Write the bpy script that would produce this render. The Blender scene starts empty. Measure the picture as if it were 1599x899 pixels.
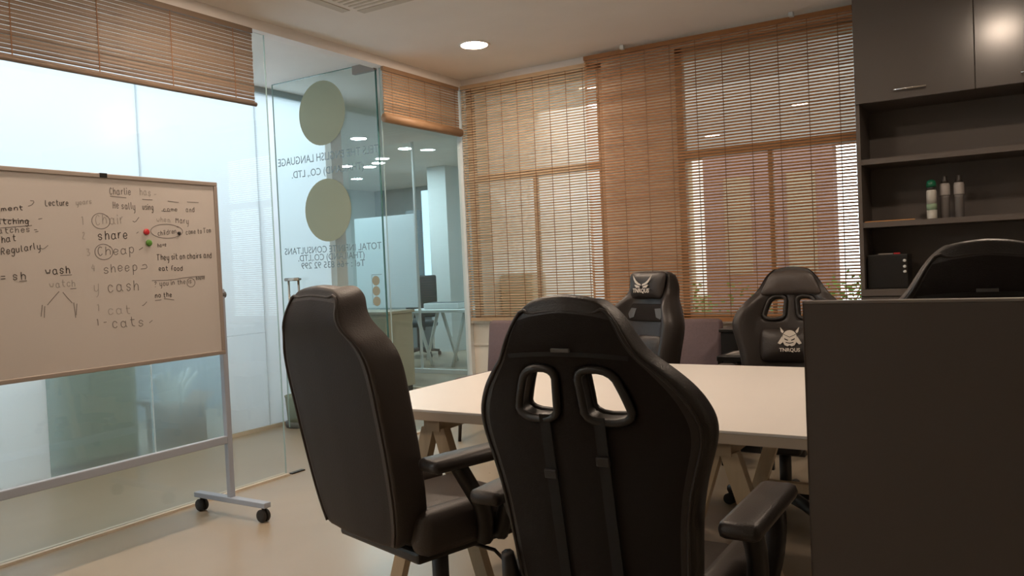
import bpy, bmesh, math, random
from mathutils import Vector, Matrix, Quaternion

random.seed(7)
scene = bpy.context.scene
COL = scene.collection
PI = math.pi

# ------------------------------------------------------------------ camera
cam_data = bpy.data.cameras.new('camera')
cam_data.sensor_width = 36.0
cam_data.lens = 1260.74 / 1599 * 36.0
cam_data.clip_start = 0.05
cam = bpy.data.objects.new('camera', cam_data)
COL.objects.link(cam)
CR = Matrix(((0.851618926550517, 0.023795005160003074, 0.5236210477725096),
             (0.5222964909678752, 0.0456709746556334, -0.8515400974684919),
             (-0.04417668461518678, 0.9986730995693435, 0.02646621871311428)))
cam.matrix_world = Matrix.Translation((0, 0, 1.25)) @ CR.to_4x4()
scene.camera = cam

# ------------------------------------------------------------------ world / exposure
world = bpy.data.worlds.new('sky')
scene.world = world
world.use_nodes = True
wn = world.node_tree
wn.nodes['Background'].inputs[0].default_value = (0.85, 0.94, 1.0, 1)
wn.nodes['Background'].inputs[1].default_value = 3.6
scene.view_settings.view_transform = 'Standard'
scene.view_settings.look = 'None'
scene.view_settings.gamma = 1.0
scene.view_settings.use_curve_mapping = False
scene.view_settings.exposure = 0.0
LAMP_STRENGTH = 230.0
LAMP_COLOR = (1.0, 0.785, 0.61)
OFFICE_STRENGTH = 125.0
OFFICE_COLOR = (0.72, 0.93, 1.0)
scene.cycles.max_bounces = 10
scene.cycles.transparent_max_bounces = 24
scene.cycles.transmission_bounces = 8
scene.cycles.sample_clamp_indirect = 10.0

# ------------------------------------------------------------------ room dimensions (metres, camera stands over the origin)
XG = -3.91      # glass partition plane
YW = 5.66       # window wall plane
ZC = 2.82       # ceiling
XR = 2.0        # right wall
YB = -2.6       # wall behind the camera
XC = -5.24      # corridor's frosted wall


# ------------------------------------------------------------------ materials
MATS = {}


def mat(name, color, rough=0.5, metal=0.0, spec=0.5, var=0.0, scale=8.0, bump=0.0, bscale=60.0, coat=0.0, stretch=None):
    if name in MATS:
        return MATS[name]
    m = bpy.data.materials.new(name)
    m.use_nodes = True
    nt = m.node_tree
    b = nt.nodes['Principled BSDF']
    b.inputs['Base Color'].default_value = (*color, 1)
    b.inputs['Roughness'].default_value = rough
    b.inputs['Metallic'].default_value = metal
    b.inputs['Specular IOR Level'].default_value = spec
    b.inputs['Coat Weight'].default_value = coat
    if var > 0 or bump > 0:
        tc = nt.nodes.new('ShaderNodeTexCoord')
        mp = nt.nodes.new('ShaderNodeMapping')
        nt.links.new(tc.outputs['Object'], mp.inputs[0])
        if stretch:
            mp.inputs['Scale'].default_value = stretch
    if var > 0:
        n = nt.nodes.new('ShaderNodeTexNoise')
        n.inputs['Scale'].default_value = scale
        n.inputs['Detail'].default_value = 5
        nt.links.new(mp.outputs[0], n.inputs['Vector'])
        r = nt.nodes.new('ShaderNodeValToRGB')
        r.color_ramp.elements[0].position = 0.3
        r.color_ramp.elements[1].position = 0.7
        r.color_ramp.elements[0].color = (*[c * (1 - var) for c in color], 1)
        r.color_ramp.elements[1].color = (*[min(1, c * (1 + var)) for c in color], 1)
        nt.links.new(n.outputs[0], r.inputs[0])
        nt.links.new(r.outputs[0], b.inputs['Base Color'])
    if bump > 0:
        n2 = nt.nodes.new('ShaderNodeTexNoise')
        n2.inputs['Scale'].default_value = bscale
        n2.inputs['Detail'].default_value = 3
        nt.links.new(mp.outputs[0], n2.inputs['Vector'])
        bp = nt.nodes.new('ShaderNodeBump')
        bp.inputs['Strength'].default_value = bump
        bp.inputs['Distance'].default_value = 0.01
        nt.links.new(n2.outputs[0], bp.inputs['Height'])
        nt.links.new(bp.outputs[0], b.inputs['Normal'])
    MATS[name] = m
    return m


def mat_emit(name, color, strength):
    m = bpy.data.materials.new(name)
    m.use_nodes = True
    nt = m.node_tree
    nt.nodes.clear()
    o = nt.nodes.new('ShaderNodeOutputMaterial')
    e = nt.nodes.new('ShaderNodeEmission')
    e.inputs[0].default_value = (*color, 1)
    e.inputs[1].default_value = strength
    nt.links.new(e.outputs[0], o.inputs[0])
    MATS[name] = m
    return m


def mat_glass(name, tint, refl=1.0, rough=0.0):
    """Thin architectural glass: clear tint plus a Schlick reflection."""
    m = bpy.data.materials.new(name)
    m.use_nodes = True
    nt = m.node_tree
    nt.nodes.clear()
    N = nt.nodes.new
    o = N('ShaderNodeOutputMaterial')
    mix = N('ShaderNodeMixShader')
    tr = N('ShaderNodeBsdfTransparent')
    tr.inputs[0].default_value = (*tint, 1)
    gl = N('ShaderNodeBsdfGlossy')
    gl.inputs['Roughness'].default_value = rough
    gl.inputs[0].default_value = (1, 1, 1, 1)
    lw = N('ShaderNodeLayerWeight')
    lw.inputs[0].default_value = 0.5
    p = N('ShaderNodeMath'); p.operation = 'POWER'; p.inputs[1].default_value = 5.0
    q = N('ShaderNodeMath'); q.operation = 'MULTIPLY_ADD'
    q.inputs[1].default_value = 0.96 * refl
    q.inputs[2].default_value = 0.04 * refl
    nt.links.new(lw.outputs['Facing'], p.inputs[0])
    nt.links.new(p.outputs[0], q.inputs[0])
    nt.links.new(q.outputs[0], mix.inputs[0])
    nt.links.new(tr.outputs[0], mix.inputs[1])
    nt.links.new(gl.outputs[0], mix.inputs[2])
    nt.links.new(mix.outputs[0], o.inputs[0])
    MATS[name] = m
    return m


def mat_frost(name, color, through, clear=0.0):
    """Frosted film: scatters daylight through (translucent) with some diffuse."""
    m = bpy.data.materials.new(name)
    m.use_nodes = True
    nt = m.node_tree
    nt.nodes.clear()
    N = nt.nodes.new
    o = N('ShaderNodeOutputMaterial')
    mix = N('ShaderNodeMixShader'); mix.inputs[0].default_value = through
    d = N('ShaderNodeBsdfDiffuse'); d.inputs[0].default_value = (*color, 1)
    t = N('ShaderNodeBsdfTranslucent'); t.inputs[0].default_value = (*color, 1)
    g = N('ShaderNodeBsdfGlossy'); g.inputs['Roughness'].default_value = 0.25
    mix2 = N('ShaderNodeMixShader'); mix2.inputs[0].default_value = 0.05
    nt.links.new(d.outputs[0], mix.inputs[1])
    nt.links.new(t.outputs[0], mix.inputs[2])
    nt.links.new(mix.outputs[0], mix2.inputs[1])
    nt.links.new(g.outputs[0], mix2.inputs[2])
    last = mix2
    if clear > 0:
        r = N('ShaderNodeBsdfRefraction'); r.inputs['IOR'].default_value = 1.0 + 1e-3
        r.inputs['Roughness'].default_value = 0.02
        tr = N('ShaderNodeBsdfTransparent'); tr.inputs[0].default_value = (*color, 1)
        mix3 = N('ShaderNodeMixShader'); mix3.inputs[0].default_value = clear
        nt.links.new(mix2.outputs[0], mix3.inputs[1])
        nt.links.new(tr.outputs[0], mix3.inputs[2])
        last = mix3
    nt.links.new(last.outputs[0], o.inputs[0])
    MATS[name] = m
    return m


M = {}
M['ceiling'] = mat('ceiling_paint', (0.83, 0.795, 0.755), 0.9, var=0.02, scale=3)
M['trim'] = mat('cornice_paint', (0.84, 0.80, 0.76), 0.7, var=0.02)
M['wall'] = mat('wall_paint', (0.62, 0.58, 0.52), 0.85, var=0.03, scale=3)
M['white_wall'] = mat('white_wall_paint', (0.74, 0.70, 0.62), 0.7, var=0.02)
M['steel'] = mat('brushed_steel', (0.62, 0.60, 0.57), 0.3, 1.0)
M['chrome'] = mat('chrome', (0.8, 0.78, 0.75), 0.12, 1.0)
M['brass_steel'] = mat('satin_handle_steel', (0.55, 0.49, 0.42), 0.2, 1.0)
M['dark_steel'] = mat('dark_metal', (0.05, 0.045, 0.04), 0.35, 0.8)
M['glass'] = mat_glass('clear_glass', (0.97, 0.992, 0.988))
M['glass_win'] = mat_glass('window_glass', (0.95, 0.98, 0.97), 2.0)
M['glass_door'] = mat_glass('door_glass', (0.93, 0.98, 0.975))
M['glass_edge'] = mat('green_glass_edge', (0.05, 0.16, 0.15), 0.15, spec=0.8)
M['glass_edge_pale'] = mat('pale_glass_edge', (0.45, 0.58, 0.57), 0.2)
M['patch'] = mat('satin_patch_fitting', (0.27, 0.235, 0.21), 0.45, 0.2)
M['frost'] = mat_frost('frosted_film', (0.93, 0.965, 0.99), 0.75)
M['frost_low'] = mat_frost('thin_frosted_film', (0.86, 0.95, 0.98), 0.7, clear=0.68)
M['leather'] = mat('black_faux_leather', (0.025, 0.020, 0.0175), 0.42, spec=0.5, bump=0.12, bscale=220)
M['leather_b'] = mat('charcoal_faux_leather', (0.050, 0.040, 0.035), 0.45, spec=0.5, bump=0.12, bscale=220)
M['fabric'] = mat('black_back_cloth', (0.020, 0.016, 0.014), 0.85, spec=0.2, bump=0.25, bscale=500)
M['fabric_b'] = mat('dark_back_leatherette', (0.024, 0.018, 0.0155), 0.55, spec=0.35, bump=0.12, bscale=260)
M['plastic'] = mat('black_plastic', (0.018, 0.016, 0.015), 0.42)
M['plastic_g'] = mat('grey_plastic', (0.10, 0.095, 0.09), 0.4)
M['rubber'] = mat('black_rubber', (0.02, 0.018, 0.016), 0.7)
M['webbing'] = mat('black_webbing', (0.012, 0.011, 0.010), 0.8)
M['logo'] = mat('silver_embroidery', (0.62, 0.57, 0.50), 0.6)
M['logo_dark'] = mat('dark_embroidery', (0.03, 0.026, 0.024), 0.7)
M['mauve'] = mat('mauve_upholstery', (0.16, 0.115, 0.12), 0.9, var=0.06, scale=60, bump=0.2, bscale=300)
M['table_top'] = mat('white_laminate', (0.80, 0.76, 0.71), 0.38, var=0.01, scale=4)
M['table_edge'] = mat('beige_edge_band', (0.56, 0.47, 0.37), 0.5)
M['wood'] = mat('pale_timber_leg', (0.50, 0.40, 0.27), 0.5, var=0.12, scale=5, stretch=(6, 6, 0.6))
M['board'] = mat('whiteboard_enamel', (0.55, 0.51, 0.475), 0.32, var=0.012, scale=3)
M['board_frame'] = mat('board_aluminium', (0.36, 0.31, 0.27), 0.45, 0.3)
M['stand'] = mat('grey_blue_powder_coat', (0.36, 0.40, 0.47), 0.4)
M['ink'] = mat('black_marker_ink', (0.085, 0.075, 0.068), 0.7)
M['ink_mid'] = mat('grey_marker_ink', (0.21, 0.19, 0.175), 0.7)
M['ink_soft'] = mat('faded_marker_ink', (0.38, 0.35, 0.32), 0.7)
M['red'] = mat('red_magnet', (0.55, 0.03, 0.04), 0.35)
M['green'] = mat('green_magnet', (0.10, 0.26, 0.04), 0.35)
M['black'] = mat('black_gloss', (0.012, 0.011, 0.010), 0.35)
M['cab_dark'] = mat('taupe_gloss_laminate', (0.118, 0.104, 0.095), 0.20, spec=0.7, var=0.04, scale=2)
M['cab_body'] = mat('taupe_matt_laminate', (0.115, 0.096, 0.083), 0.5, var=0.05, scale=2)
M['partition'] = mat('dark_brown_laminate', (0.080, 0.060, 0.049), 0.5, var=0.05, scale=2)
M['partition_edge'] = mat('grey_edge_trim', (0.20, 0.17, 0.15), 0.45)
M['sticker'] = mat('olive_disc_film', (0.34, 0.36, 0.25), 0.7)
M['sticker_tan'] = mat('tan_disc_film', (0.36, 0.34, 0.24), 0.7)
M['letter'] = mat('grey_vinyl_letter', (0.18, 0.21, 0.22), 0.6)
M['letter_soft'] = mat('pale_vinyl_letter', (0.42, 0.49, 0.51), 0.6)
M['strip'] = mat('pale_floor_channel', (0.66, 0.58, 0.46), 0.5)
M['white_metal'] = mat('white_metal', (0.72, 0.76, 0.76), 0.4)
M['office_wall'] = mat('office_wall_paint', (0.42, 0.49, 0.51), 0.8, var=0.03)
M['sky_block'] = mat('blue_grey_sky_block', (0.36, 0.43, 0.49), 0.9, var=0.05, scale=1.5)  # colour of the added wall that dims the frosted glass
M['office_dark'] = mat('office_dark_wall', (0.16, 0.19, 0.20), 0.7)
M['office_chair'] = mat('office_black_mesh', (0.02, 0.028, 0.03), 0.7)
M['greenish'] = mat('grey_green_laminate', (0.30, 0.33, 0.24), 0.6)
M['tan_box'] = mat('tan_laminate', (0.50, 0.46, 0.34), 0.6)
M['card'] = mat('brown_cardboard', (0.22, 0.145, 0.09), 0.8, var=0.05)
M['plaster_out'] = mat('cream_outside_plaster', (0.52, 0.44, 0.30), 0.9, var=0.06, scale=2)
M['pink_out'] = mat('dusty_pink_outside_plaster', (0.29, 0.19, 0.175), 0.9, var=0.08, scale=2)
M['upper_out'] = mat('grey_tan_outside_plaster', (0.27, 0.235, 0.205), 0.9, var=0.05, scale=2)
M['ground_out'] = mat('outside_paving', (0.30, 0.28, 0.24), 0.9, var=0.1, scale=3)
M['leaf'] = mat('shrub_leaf', (0.09, 0.19, 0.03), 0.6, var=0.3, scale=6)
M['frame_win'] = mat('tan_window_frame', (0.36, 0.28, 0.20), 0.5)
M['ruler'] = mat('orange_wood', (0.55, 0.26, 0.08), 0.5, var=0.1, scale=20)
M['can_white'] = mat('white_can_print', (0.62, 0.60, 0.54), 0.35, var=0.05, scale=30)
M['can_green'] = mat('pale_green_can_print', (0.30, 0.42, 0.28), 0.35, var=0.15, scale=40)
M['cap_green'] = mat('green_cap', (0.01, 0.14, 0.07), 0.35)
M['cap_dark'] = mat('dark_cap', (0.035, 0.030, 0.026), 0.4)
M['bottle_label'] = mat('white_bottle_label', (0.42, 0.39, 0.37), 0.5)
M['bottle_clear'] = mat('hazy_bottle_plastic', (0.17, 0.155, 0.145), 0.25)
M['paper'] = mat('grey_paper', (0.33, 0.30, 0.27), 0.8)


def bamboo(name, dark, light):
    m = bpy.data.materials.new(name)
    m.use_nodes = True
    nt = m.node_tree
    b = nt.nodes['Principled BSDF']
    b.inputs['Roughness'].default_value = 0.55
    oi = nt.nodes.new('ShaderNodeObjectInfo')
    tc = nt.nodes.new('ShaderNodeTexCoord')
    mp = nt.nodes.new('ShaderNodeMapping'); mp.inputs['Scale'].default_value = (5, 5, 60)
    n = nt.nodes.new('ShaderNodeTexNoise'); n.inputs['Scale'].default_value = 2.0; n.inputs['Detail'].default_value = 4
    add = nt.nodes.new('ShaderNodeMath'); add.operation = 'MULTIPLY_ADD'; add.inputs[1].default_value = 0.5
    r = nt.nodes.new('ShaderNodeValToRGB')
    r.color_ramp.elements[0].position = 0.25
    r.color_ramp.elements[1].position = 0.85
    r.color_ramp.elements[0].color = (*dark, 1)
    r.color_ramp.elements[1].color = (*light, 1)
    nt.links.new(tc.outputs['Object'], mp.inputs[0])
    nt.links.new(mp.outputs[0], n.inputs['Vector'])
    nt.links.new(oi.outputs['Random'], add.inputs[0])
    nt.links.new(n.outputs[0], add.inputs[2])
    nt.links.new(add.outputs[0], r.inputs[0])
    nt.links.new(r.outputs[0], b.inputs['Base Color'])
    MATS[name] = m
    return m


M['bamboo'] = bamboo('honey_bamboo', (0.36, 0.23, 0.125), (0.50, 0.345, 0.205))
M['bamboo_mid'] = bamboo('chestnut_bamboo', (0.22, 0.125, 0.065), (0.34, 0.20, 0.105))
M['bamboo_dark'] = bamboo('russet_bamboo', (0.27, 0.110, 0.034), (0.41, 0.18, 0.058))
M['bamboo_grey'] = bamboo('brown_bamboo', (0.115, 0.078, 0.052), (0.20, 0.14, 0.095))
M['cord'] = mat('brown_blind_cord', (0.22, 0.11, 0.05), 0.8)


def mat_floor():
    m = bpy.data.materials.new('polished_screed')
    m.use_nodes = True
    nt = m.node_tree
    b = nt.nodes['Principled BSDF']
    tc = nt.nodes.new('ShaderNodeTexCoord')
    n1 = nt.nodes.new('ShaderNodeTexNoise'); n1.inputs['Scale'].default_value = 1.1; n1.inputs['Detail'].default_value = 4
    n1.inputs['Distortion'].default_value = 0.25
    r = nt.nodes.new('ShaderNodeValToRGB')
    e = r.color_ramp.elements
    e[0].position = 0.22; e[0].color = (0.325, 0.258, 0.178, 1)
    e[1].position = 0.80; e[1].color = (0.43, 0.36, 0.27, 1)
    nt.links.new(tc.outputs['Object'], n1.inputs['Vector'])
    nt.links.new(n1.outputs[0], r.inputs[0])
    nt.links.new(r.outputs[0], b.inputs['Base Color'])
    n2 = nt.nodes.new('ShaderNodeTexNoise'); n2.inputs['Scale'].default_value = 2.0; n2.inputs['Detail'].default_value = 2
    mr = nt.nodes.new('ShaderNodeMapRange')
    mr.inputs['To Min'].default_value = 0.24; mr.inputs['To Max'].default_value = 0.36
    nt.links.new(tc.outputs['Object'], n2.inputs['Vector'])
    nt.links.new(n2.outputs[0], mr.inputs['Value'])
    nt.links.new(mr.outputs[0], b.inputs['Roughness'])
    return m


M['floor'] = mat_floor()


# ------------------------------------------------------------------ mesh helpers
class MB:
    def __init__(self):
        self.v = []
        self.f = []
        self.mi = []

    def add(self, verts, faces, mi=0):
        o = len(self.v)
        self.v += [tuple(p) for p in verts]
        self.f += [tuple(i + o for i in q) for q in faces]
        self.mi += [mi] * len(faces)
        return self

    def box(self, x0, x1, y0, y1, z0, z1, mi=0, bevel=0.0, mtx=None):
        bm = bmesh.new()
        bmesh.ops.create_cube(bm, size=1.0)
        for v in bm.verts:
            v.co = Vector(((x0 + x1) / 2 + v.co.x * (x1 - x0), (y0 + y1) / 2 + v.co.y * (y1 - y0), (z0 + z1) / 2 + v.co.z * (z1 - z0)))
        if bevel > 0:
            bmesh.ops.bevel(bm, geom=list(bm.edges), offset=bevel, segments=2, affect='EDGES', profile=0.5)
        self.from_bm(bm, mi, mtx)
        return self

    def from_bm(self, bm, mi=0, mtx=None):
        bm.verts.index_update()
        if mtx is not None:
            bmesh.ops.transform(bm, matrix=mtx, verts=bm.verts)
        self.add([v.co.copy() for v in bm.verts], [[v.index for v in f.verts] for f in bm.faces], mi)
        bm.free()

    def tube(self, pts, r, n=10, mi=0, closed=False, flat=1.0, up=None):
        pts = [Vector(p) for p in pts]
        N = len(pts)
        rings = []
        prev = None
        for i, p in enumerate(pts):
            if closed:
                d = pts[(i + 1) % N] - pts[i - 1]
            else:
                d = pts[min(i + 1, N - 1)] - pts[max(i - 1, 0)]
            d.normalize()
            if prev is None:
                a = Vector(up) if up else (Vector((0, 0, 1)) if abs(d.z) < 0.9 else Vector((1, 0, 0)))
            else:
                a = prev
            s = d.cross(a)
            if s.length < 1e-6:
                s = d.orthogonal()
            s.normalize()
            u = s.cross(d).normalized()
            prev = u
            rr = r[i] if isinstance(r, (list, tuple)) else r
            rings.append([p + (math.cos(2 * PI * k / n) * s + math.sin(2 * PI * k / n) * u * flat) * rr for k in range(n)])
        verts = [q for ring in rings for q in ring]
        faces = []
        for i in range(N if closed else N - 1):
            j = (i + 1) % N
            for k in range(n):
                k2 = (k + 1) % n
                faces.append((i * n + k, i * n + k2, j * n + k2, j * n + k))
        if not closed:
            faces.append(tuple(reversed(range(n))))
            faces.append(tuple((N - 1) * n + k for k in range(n)))
        return self.add(verts, faces, mi)

    def cyl(self, a, b, r, n=16, mi=0, r2=None):
        return self.tube([a, b], [r, r if r2 is None else r2], n, mi)

    def lathe(self, prof, c=(0, 0, 0), n=20, mi=0, axis='Z', caps=True):
        verts = []
        for (r, z) in prof:
            for k in range(n):
                t = 2 * PI * k / n
                p = (r * math.cos(t), r * math.sin(t), z)
                if axis == 'X':
                    p = (z, p[0], p[1])
                elif axis == 'Y':
                    p = (p[0], z, p[1])
                verts.append((p[0] + c[0], p[1] + c[1], p[2] + c[2]))
        faces = []
        for i in range(len(prof) - 1):
            for k in range(n):
                k2 = (k + 1) % n
                faces.append((i * n + k, i * n + k2, (i + 1) * n + k2, (i + 1) * n + k))
        if caps:
            faces.append(tuple(reversed(range(n))))
            faces.append(tuple((len(prof) - 1) * n + k for k in range(n)))
        return self.add(verts, faces, mi)

    def ribbon(self, pts, nrm, w, th=0.002, mi=0):
        """flat band along pts lying in the plane whose normal is nrm (one per point or one)."""
        pts = [Vector(p) for p in pts]
        N = len(pts)
        verts = []
        for i, p in enumerate(pts):
            d = (pts[min(i + 1, N - 1)] - pts[max(i - 1, 0)])
            d = d.normalized() if d.length > 1e-9 else Vector((0, 1, 0))
            nn = Vector(nrm[i]) if isinstance(nrm, list) else Vector(nrm)
            s = d.cross(nn).normalized() * w / 2
            t = nn.normalized() * th
            verts += [p - s, p + s, p + s + t, p - s + t]
        faces = []
        for i in range(N - 1):
            a, b = i * 4, i * 4 + 4
            for k in range(4):
                k2 = (k + 1) % 4
                faces.append((a + k, b + k, b + k2, a + k2))
        faces += [(0, 1, 2, 3), (N * 4 - 1, N * 4 - 2, N * 4 - 3, N * 4 - 4)]
        return self.add(verts, faces, mi)

    def build(self, name, mats, parent=None, smooth=False, sub=0, fix=True):
        me = bpy.data.meshes.new(name)
        me.from_pydata(self.v, [], self.f)
        if not isinstance(mats, (list, tuple)):
            mats = [mats]
        for m_ in mats:
            me.materials.append(m_)
        me.polygons.foreach_set('material_index', self.mi)
        if smooth:
            me.polygons.foreach_set('use_smooth', [True] * len(self.f))
        if fix:
            bm = bmesh.new()
            bm.from_mesh(me)
            bmesh.ops.recalc_face_normals(bm, faces=bm.faces)
            bm.to_mesh(me)
            bm.free()
        me.update()
        o = bpy.data.objects.new(name, me)
        COL.objects.link(o)
        if parent:
            o.parent = parent
        if sub:
            md = o.modifiers.new('subdivision', 'SUBSURF')
            md.levels = sub
            md.render_levels = sub
        return o


def tag(o, label, cat=None, group=None, kind=None):
    o['label'] = label
    if cat:
        o['category'] = cat
    if group:
        o['group'] = group
    if kind:
        o['kind'] = kind
    return o


def empty(name, loc=(0, 0, 0), rz=0.0):
    o = bpy.data.objects.new(name, None)
    o.empty_display_size = 0.1
    COL.objects.link(o)
    o.location = loc
    o.rotation_euler = (0, 0, rz)
    return o


def copy_tree(o, parent=None):
    c = o.copy()
    COL.objects.link(c)
    c.parent = parent
    for ch in list(o.children):
        copy_tree(ch, c)
    return c


def box(name, x0, x1, y0, y1, z0, z1, m, parent=None, bevel=0.0):
    return MB().box(x0, x1, y0, y1, z0, z1, bevel=bevel).build(name, m, parent)


def pbox(name, c, s, m, parent=None, bevel=0.0):
    """box with its own origin at c"""
    o = MB().box(-s[0] / 2, s[0] / 2, -s[1] / 2, s[1] / 2, -s[2] / 2, s[2] / 2, bevel=bevel).build(name, m, parent)
    o.location = c
    return o


def chaikin(pts, k=1, closed=False):
    pts = [Vector(p) for p in pts]
    for _ in range(k):
        out = []
        n = len(pts)
        rng = range(n) if closed else range(n - 1)
        if not closed:
            out.append(pts[0])
        for i in rng:
            a, b = pts[i], pts[(i + 1) % n]
            out += [a * 0.75 + b * 0.25, a * 0.25 + b * 0.75]
        if not closed:
            out.append(pts[-1])
        pts = out
    return pts


def interp(tab, x):
    if x <= tab[0][0]:
        return tab[0][1]
    for (a, va), (b, vb) in zip(tab, tab[1:]):
        if x <= b:
            t = (x - a) / (b - a)
            return va + (vb - va) * t
    return tab[-1][1]


def text_mesh(name, body, size, m, parent, thickness=0.0005, bold=0.0):
    cu = bpy.data.curves.new(name, 'FONT')
    cu.body = body
    cu.size = size
    cu.extrude = thickness
    cu.offset = bold
    cu.align_x = 'CENTER'
    cu.align_y = 'CENTER'
    cu.resolution_u = 3
    tmp = bpy.data.objects.new('tmp', cu)
    COL.objects.link(tmp)
    dg = bpy.context.evaluated_depsgraph_get()
    me = bpy.data.meshes.new_from_object(tmp.evaluated_get(dg))
    bpy.data.objects.remove(tmp)
    bpy.data.curves.remove(cu)
    me.name = name
    me.materials.clear()
    me.materials.append(m)
    o = bpy.data.objects.new(name, me)
    COL.objects.link(o)
    o.parent = parent
    return o


# ================================================================== THE SETTING
tag(box('floor', -10.6, XR + 0.2, YB - 0.2, YW + 0.1, -0.12, 0.0, M['floor']), 'polished tan screed floor with cloudy mottling', 'floor', kind='structure')
tag(box('floor_office', -10.6, XG - 0.02, YW + 0.1, 12.2, -0.12, 0.0, M['floor']), 'polished screed floor of the office beyond the glass', 'floor', kind='structure')
tag(box('ceiling', XG - 0.1, XR + 0.2, YB - 0.2, YW + 0.2, ZC, ZC + 0.12, M['ceiling']), 'plain warm white plastered ceiling of the meeting room', 'ceiling', kind='structure')
tag(box('ceiling_corridor', XC - 0.12, XG - 0.1, YB - 0.2, YW + 0.2, ZC, ZC + 0.12, M['ceiling']), 'plain ceiling over the corridor behind the glass', 'ceiling', kind='structure')
tag(box('ceiling_office', -10.6, XG - 0.1, YW + 0.2, 12.2, ZC, ZC + 0.12, M['ceiling']), 'office ceiling with rows of downlights beyond the glass', 'ceiling', kind='structure')
tag(box('ceiling_side', -10.6, XC - 0.12, 5.40, YW + 0.2, ZC, ZC + 0.12, M['ceiling']), 'narrow strip of office ceiling beside the frosted wall', 'ceiling', kind='structure')
tag(box('wall_right', XR, XR + 0.15, YB - 0.2, YW + 0.2, 0, ZC, M['wall']), 'plain painted side wall past the tall cabinet', 'wall', kind='structure')
tag(box('wall_front', XC - 0.1, XR, YB - 0.15, YB, 0, ZC, M['wall']), 'plain painted wall opposite the windows', 'wall', kind='structure')

# window wall: sill wall, pier, header in one wall piece
wb = MB()
wb.box(XG, XR, YW, YW + 0.18, 0, 0.80)
wb.box(XG, XR, YW, YW + 0.18, 2.77, ZC)
wb.box(-2.60, -2.02, YW, YW + 0.18, 0.80, 2.77)
wb.box(-0.72, XR, YW, YW + 0.18, 0.80, 2.77)
tag(wb.build('wall_back', M['white_wall']), 'cream window wall with low sill and pier behind the bamboo blinds', 'wall', kind='structure')
MB().box(XG + 0.03, -2.4, YW - 0.012, YW, 0.595, 0.607).build('groove_bead', M['wall'], bpy.data.objects['wall_back'])
MB().box(XG + 0.03, -0.76, YW - 0.03, YW, 0.785, 0.805).build('sill', M['white_wall'], bpy.data.objects['wall_back'])


def window(name, label, x0, x1, z0, z1, transom):
    e = empty(name, ((x0 + x1) / 2, YW + 0.035, z0))
    tag(e, label, 'window', kind='structure')
    w = (x1 - x0) / 2
    fr = MB()
    for a, b, c, d in ((-w, w, 0, 0.05), (-w, w, z1 - z0 - 0.05, z1 - z0)):
        fr.box(a, b, -0.03, 0.03, c, d)
    fr.box(-w, -w + 0.05, -0.03, 0.03, 0, z1 - z0)
    fr.box(w - 0.05, w, -0.03, 0.03, 0, z1 - z0)
    fr.build('window_frame', M['frame_win'], e)
    h = transom - z0
    MB().box(-w + 0.05, w - 0.05, -0.025, 0.025, h - 0.03, h + 0.03).build('transom', M['frame_win'], e)
    MB().box(-0.015, 0.015, -0.02, 0.02, 0.05, h - 0.03).build('mullion', M['frame_win'], e)
    for (a, b, c, d) in ((-w + 0.05, -0.015, 0.05, h - 0.03), (0.015, w - 0.05, 0.05, h - 0.03), (-w + 0.05, w - 0.05, h + 0.03, z1 - z0 - 0.05)):
        MB().box(a, b, -0.004, 0.004, c, d).build('pane', M['glass_win'], e)
    return e


window('window_1', 'tan framed window behind the blind next to the glass partition', XG + 0.05, -2.60, 0.80, 2.77, 2.0)
window('window_2', 'tan framed window behind the blind next to the tall cabinet', -2.02, -0.72, 0.80, 2.77, 2.0)

# cornices
tag(box('trim_1', XG - 0.04, XG + 0.055, YB, YW, 2.755, ZC, M['trim']), 'pale head channel and cornice over the glass partition', 'trim', kind='structure')
tag(box('trim_2', XG + 0.055, -2.70, YW - 0.06, YW, 2.765, ZC, M['trim']), 'pale cornice over the blind by the room corner', 'trim', kind='structure')
tag(box('trim_3', -2.70, -0.76, YW - 0.035, YW, 2.79, ZC, M['trim']), 'slim pale cornice over the wide russet blind', 'trim', kind='structure')
tag(box('trim_4', XG - 0.03, XG + 0.03, YB, 3.545, 0, 0.012, M['strip']), 'pale floor channel under the long fixed glass pane', 'trim', kind='structure')
tag(box('trim_5', XG - 0.03, XG + 0.03, 4.62, YW, 0, 0.012, M['strip']), 'pale floor channel under the short fixed glass pane', 'trim', kind='structure')
tag(box('trim_6', XG - 0.02, XG + 0.03, YW - 0.05, YW, 0, 2.755, M['white_metal']), 'white post in the room corner beside the glass', 'trim', kind='structure')

# fixed glass of the partition (three panes to the left, one beyond the door)
gl = empty('window_3', (XG, 1.0, 0))
tag(gl, 'long fixed clear glass partition behind the whiteboard', 'glass wall', kind='structure')
for a, b in ((YB, -0.85), (-0.846, 1.3), (1.304, 3.54)):
    o = MB().box(-0.005, 0.005, a - 1.0, b - 1.0, 0.012, 2.755).build('glass_pane', M['glass'], gl)
MB().box(-0.005, 0.005, 2.5401, 2.5425, 0.012, 2.755).build('pane_edge', M['glass_edge_pale'], gl)
gl2 = empty('window_4', (XG, 5.1, 0))
tag(gl2, 'short fixed clear glass pane between open door and room corner', 'glass wall', kind='structure')
MB().box(-0.005, 0.005, -0.47, 0.51, 0.012, 2.755).build('glass_pane', M['glass'], gl2)
MB().box(-0.005, 0.005, -0.4725, -0.4701, 0.012, 2.755).build('pane_edge', M['glass_edge_pale'], gl2)

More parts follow.
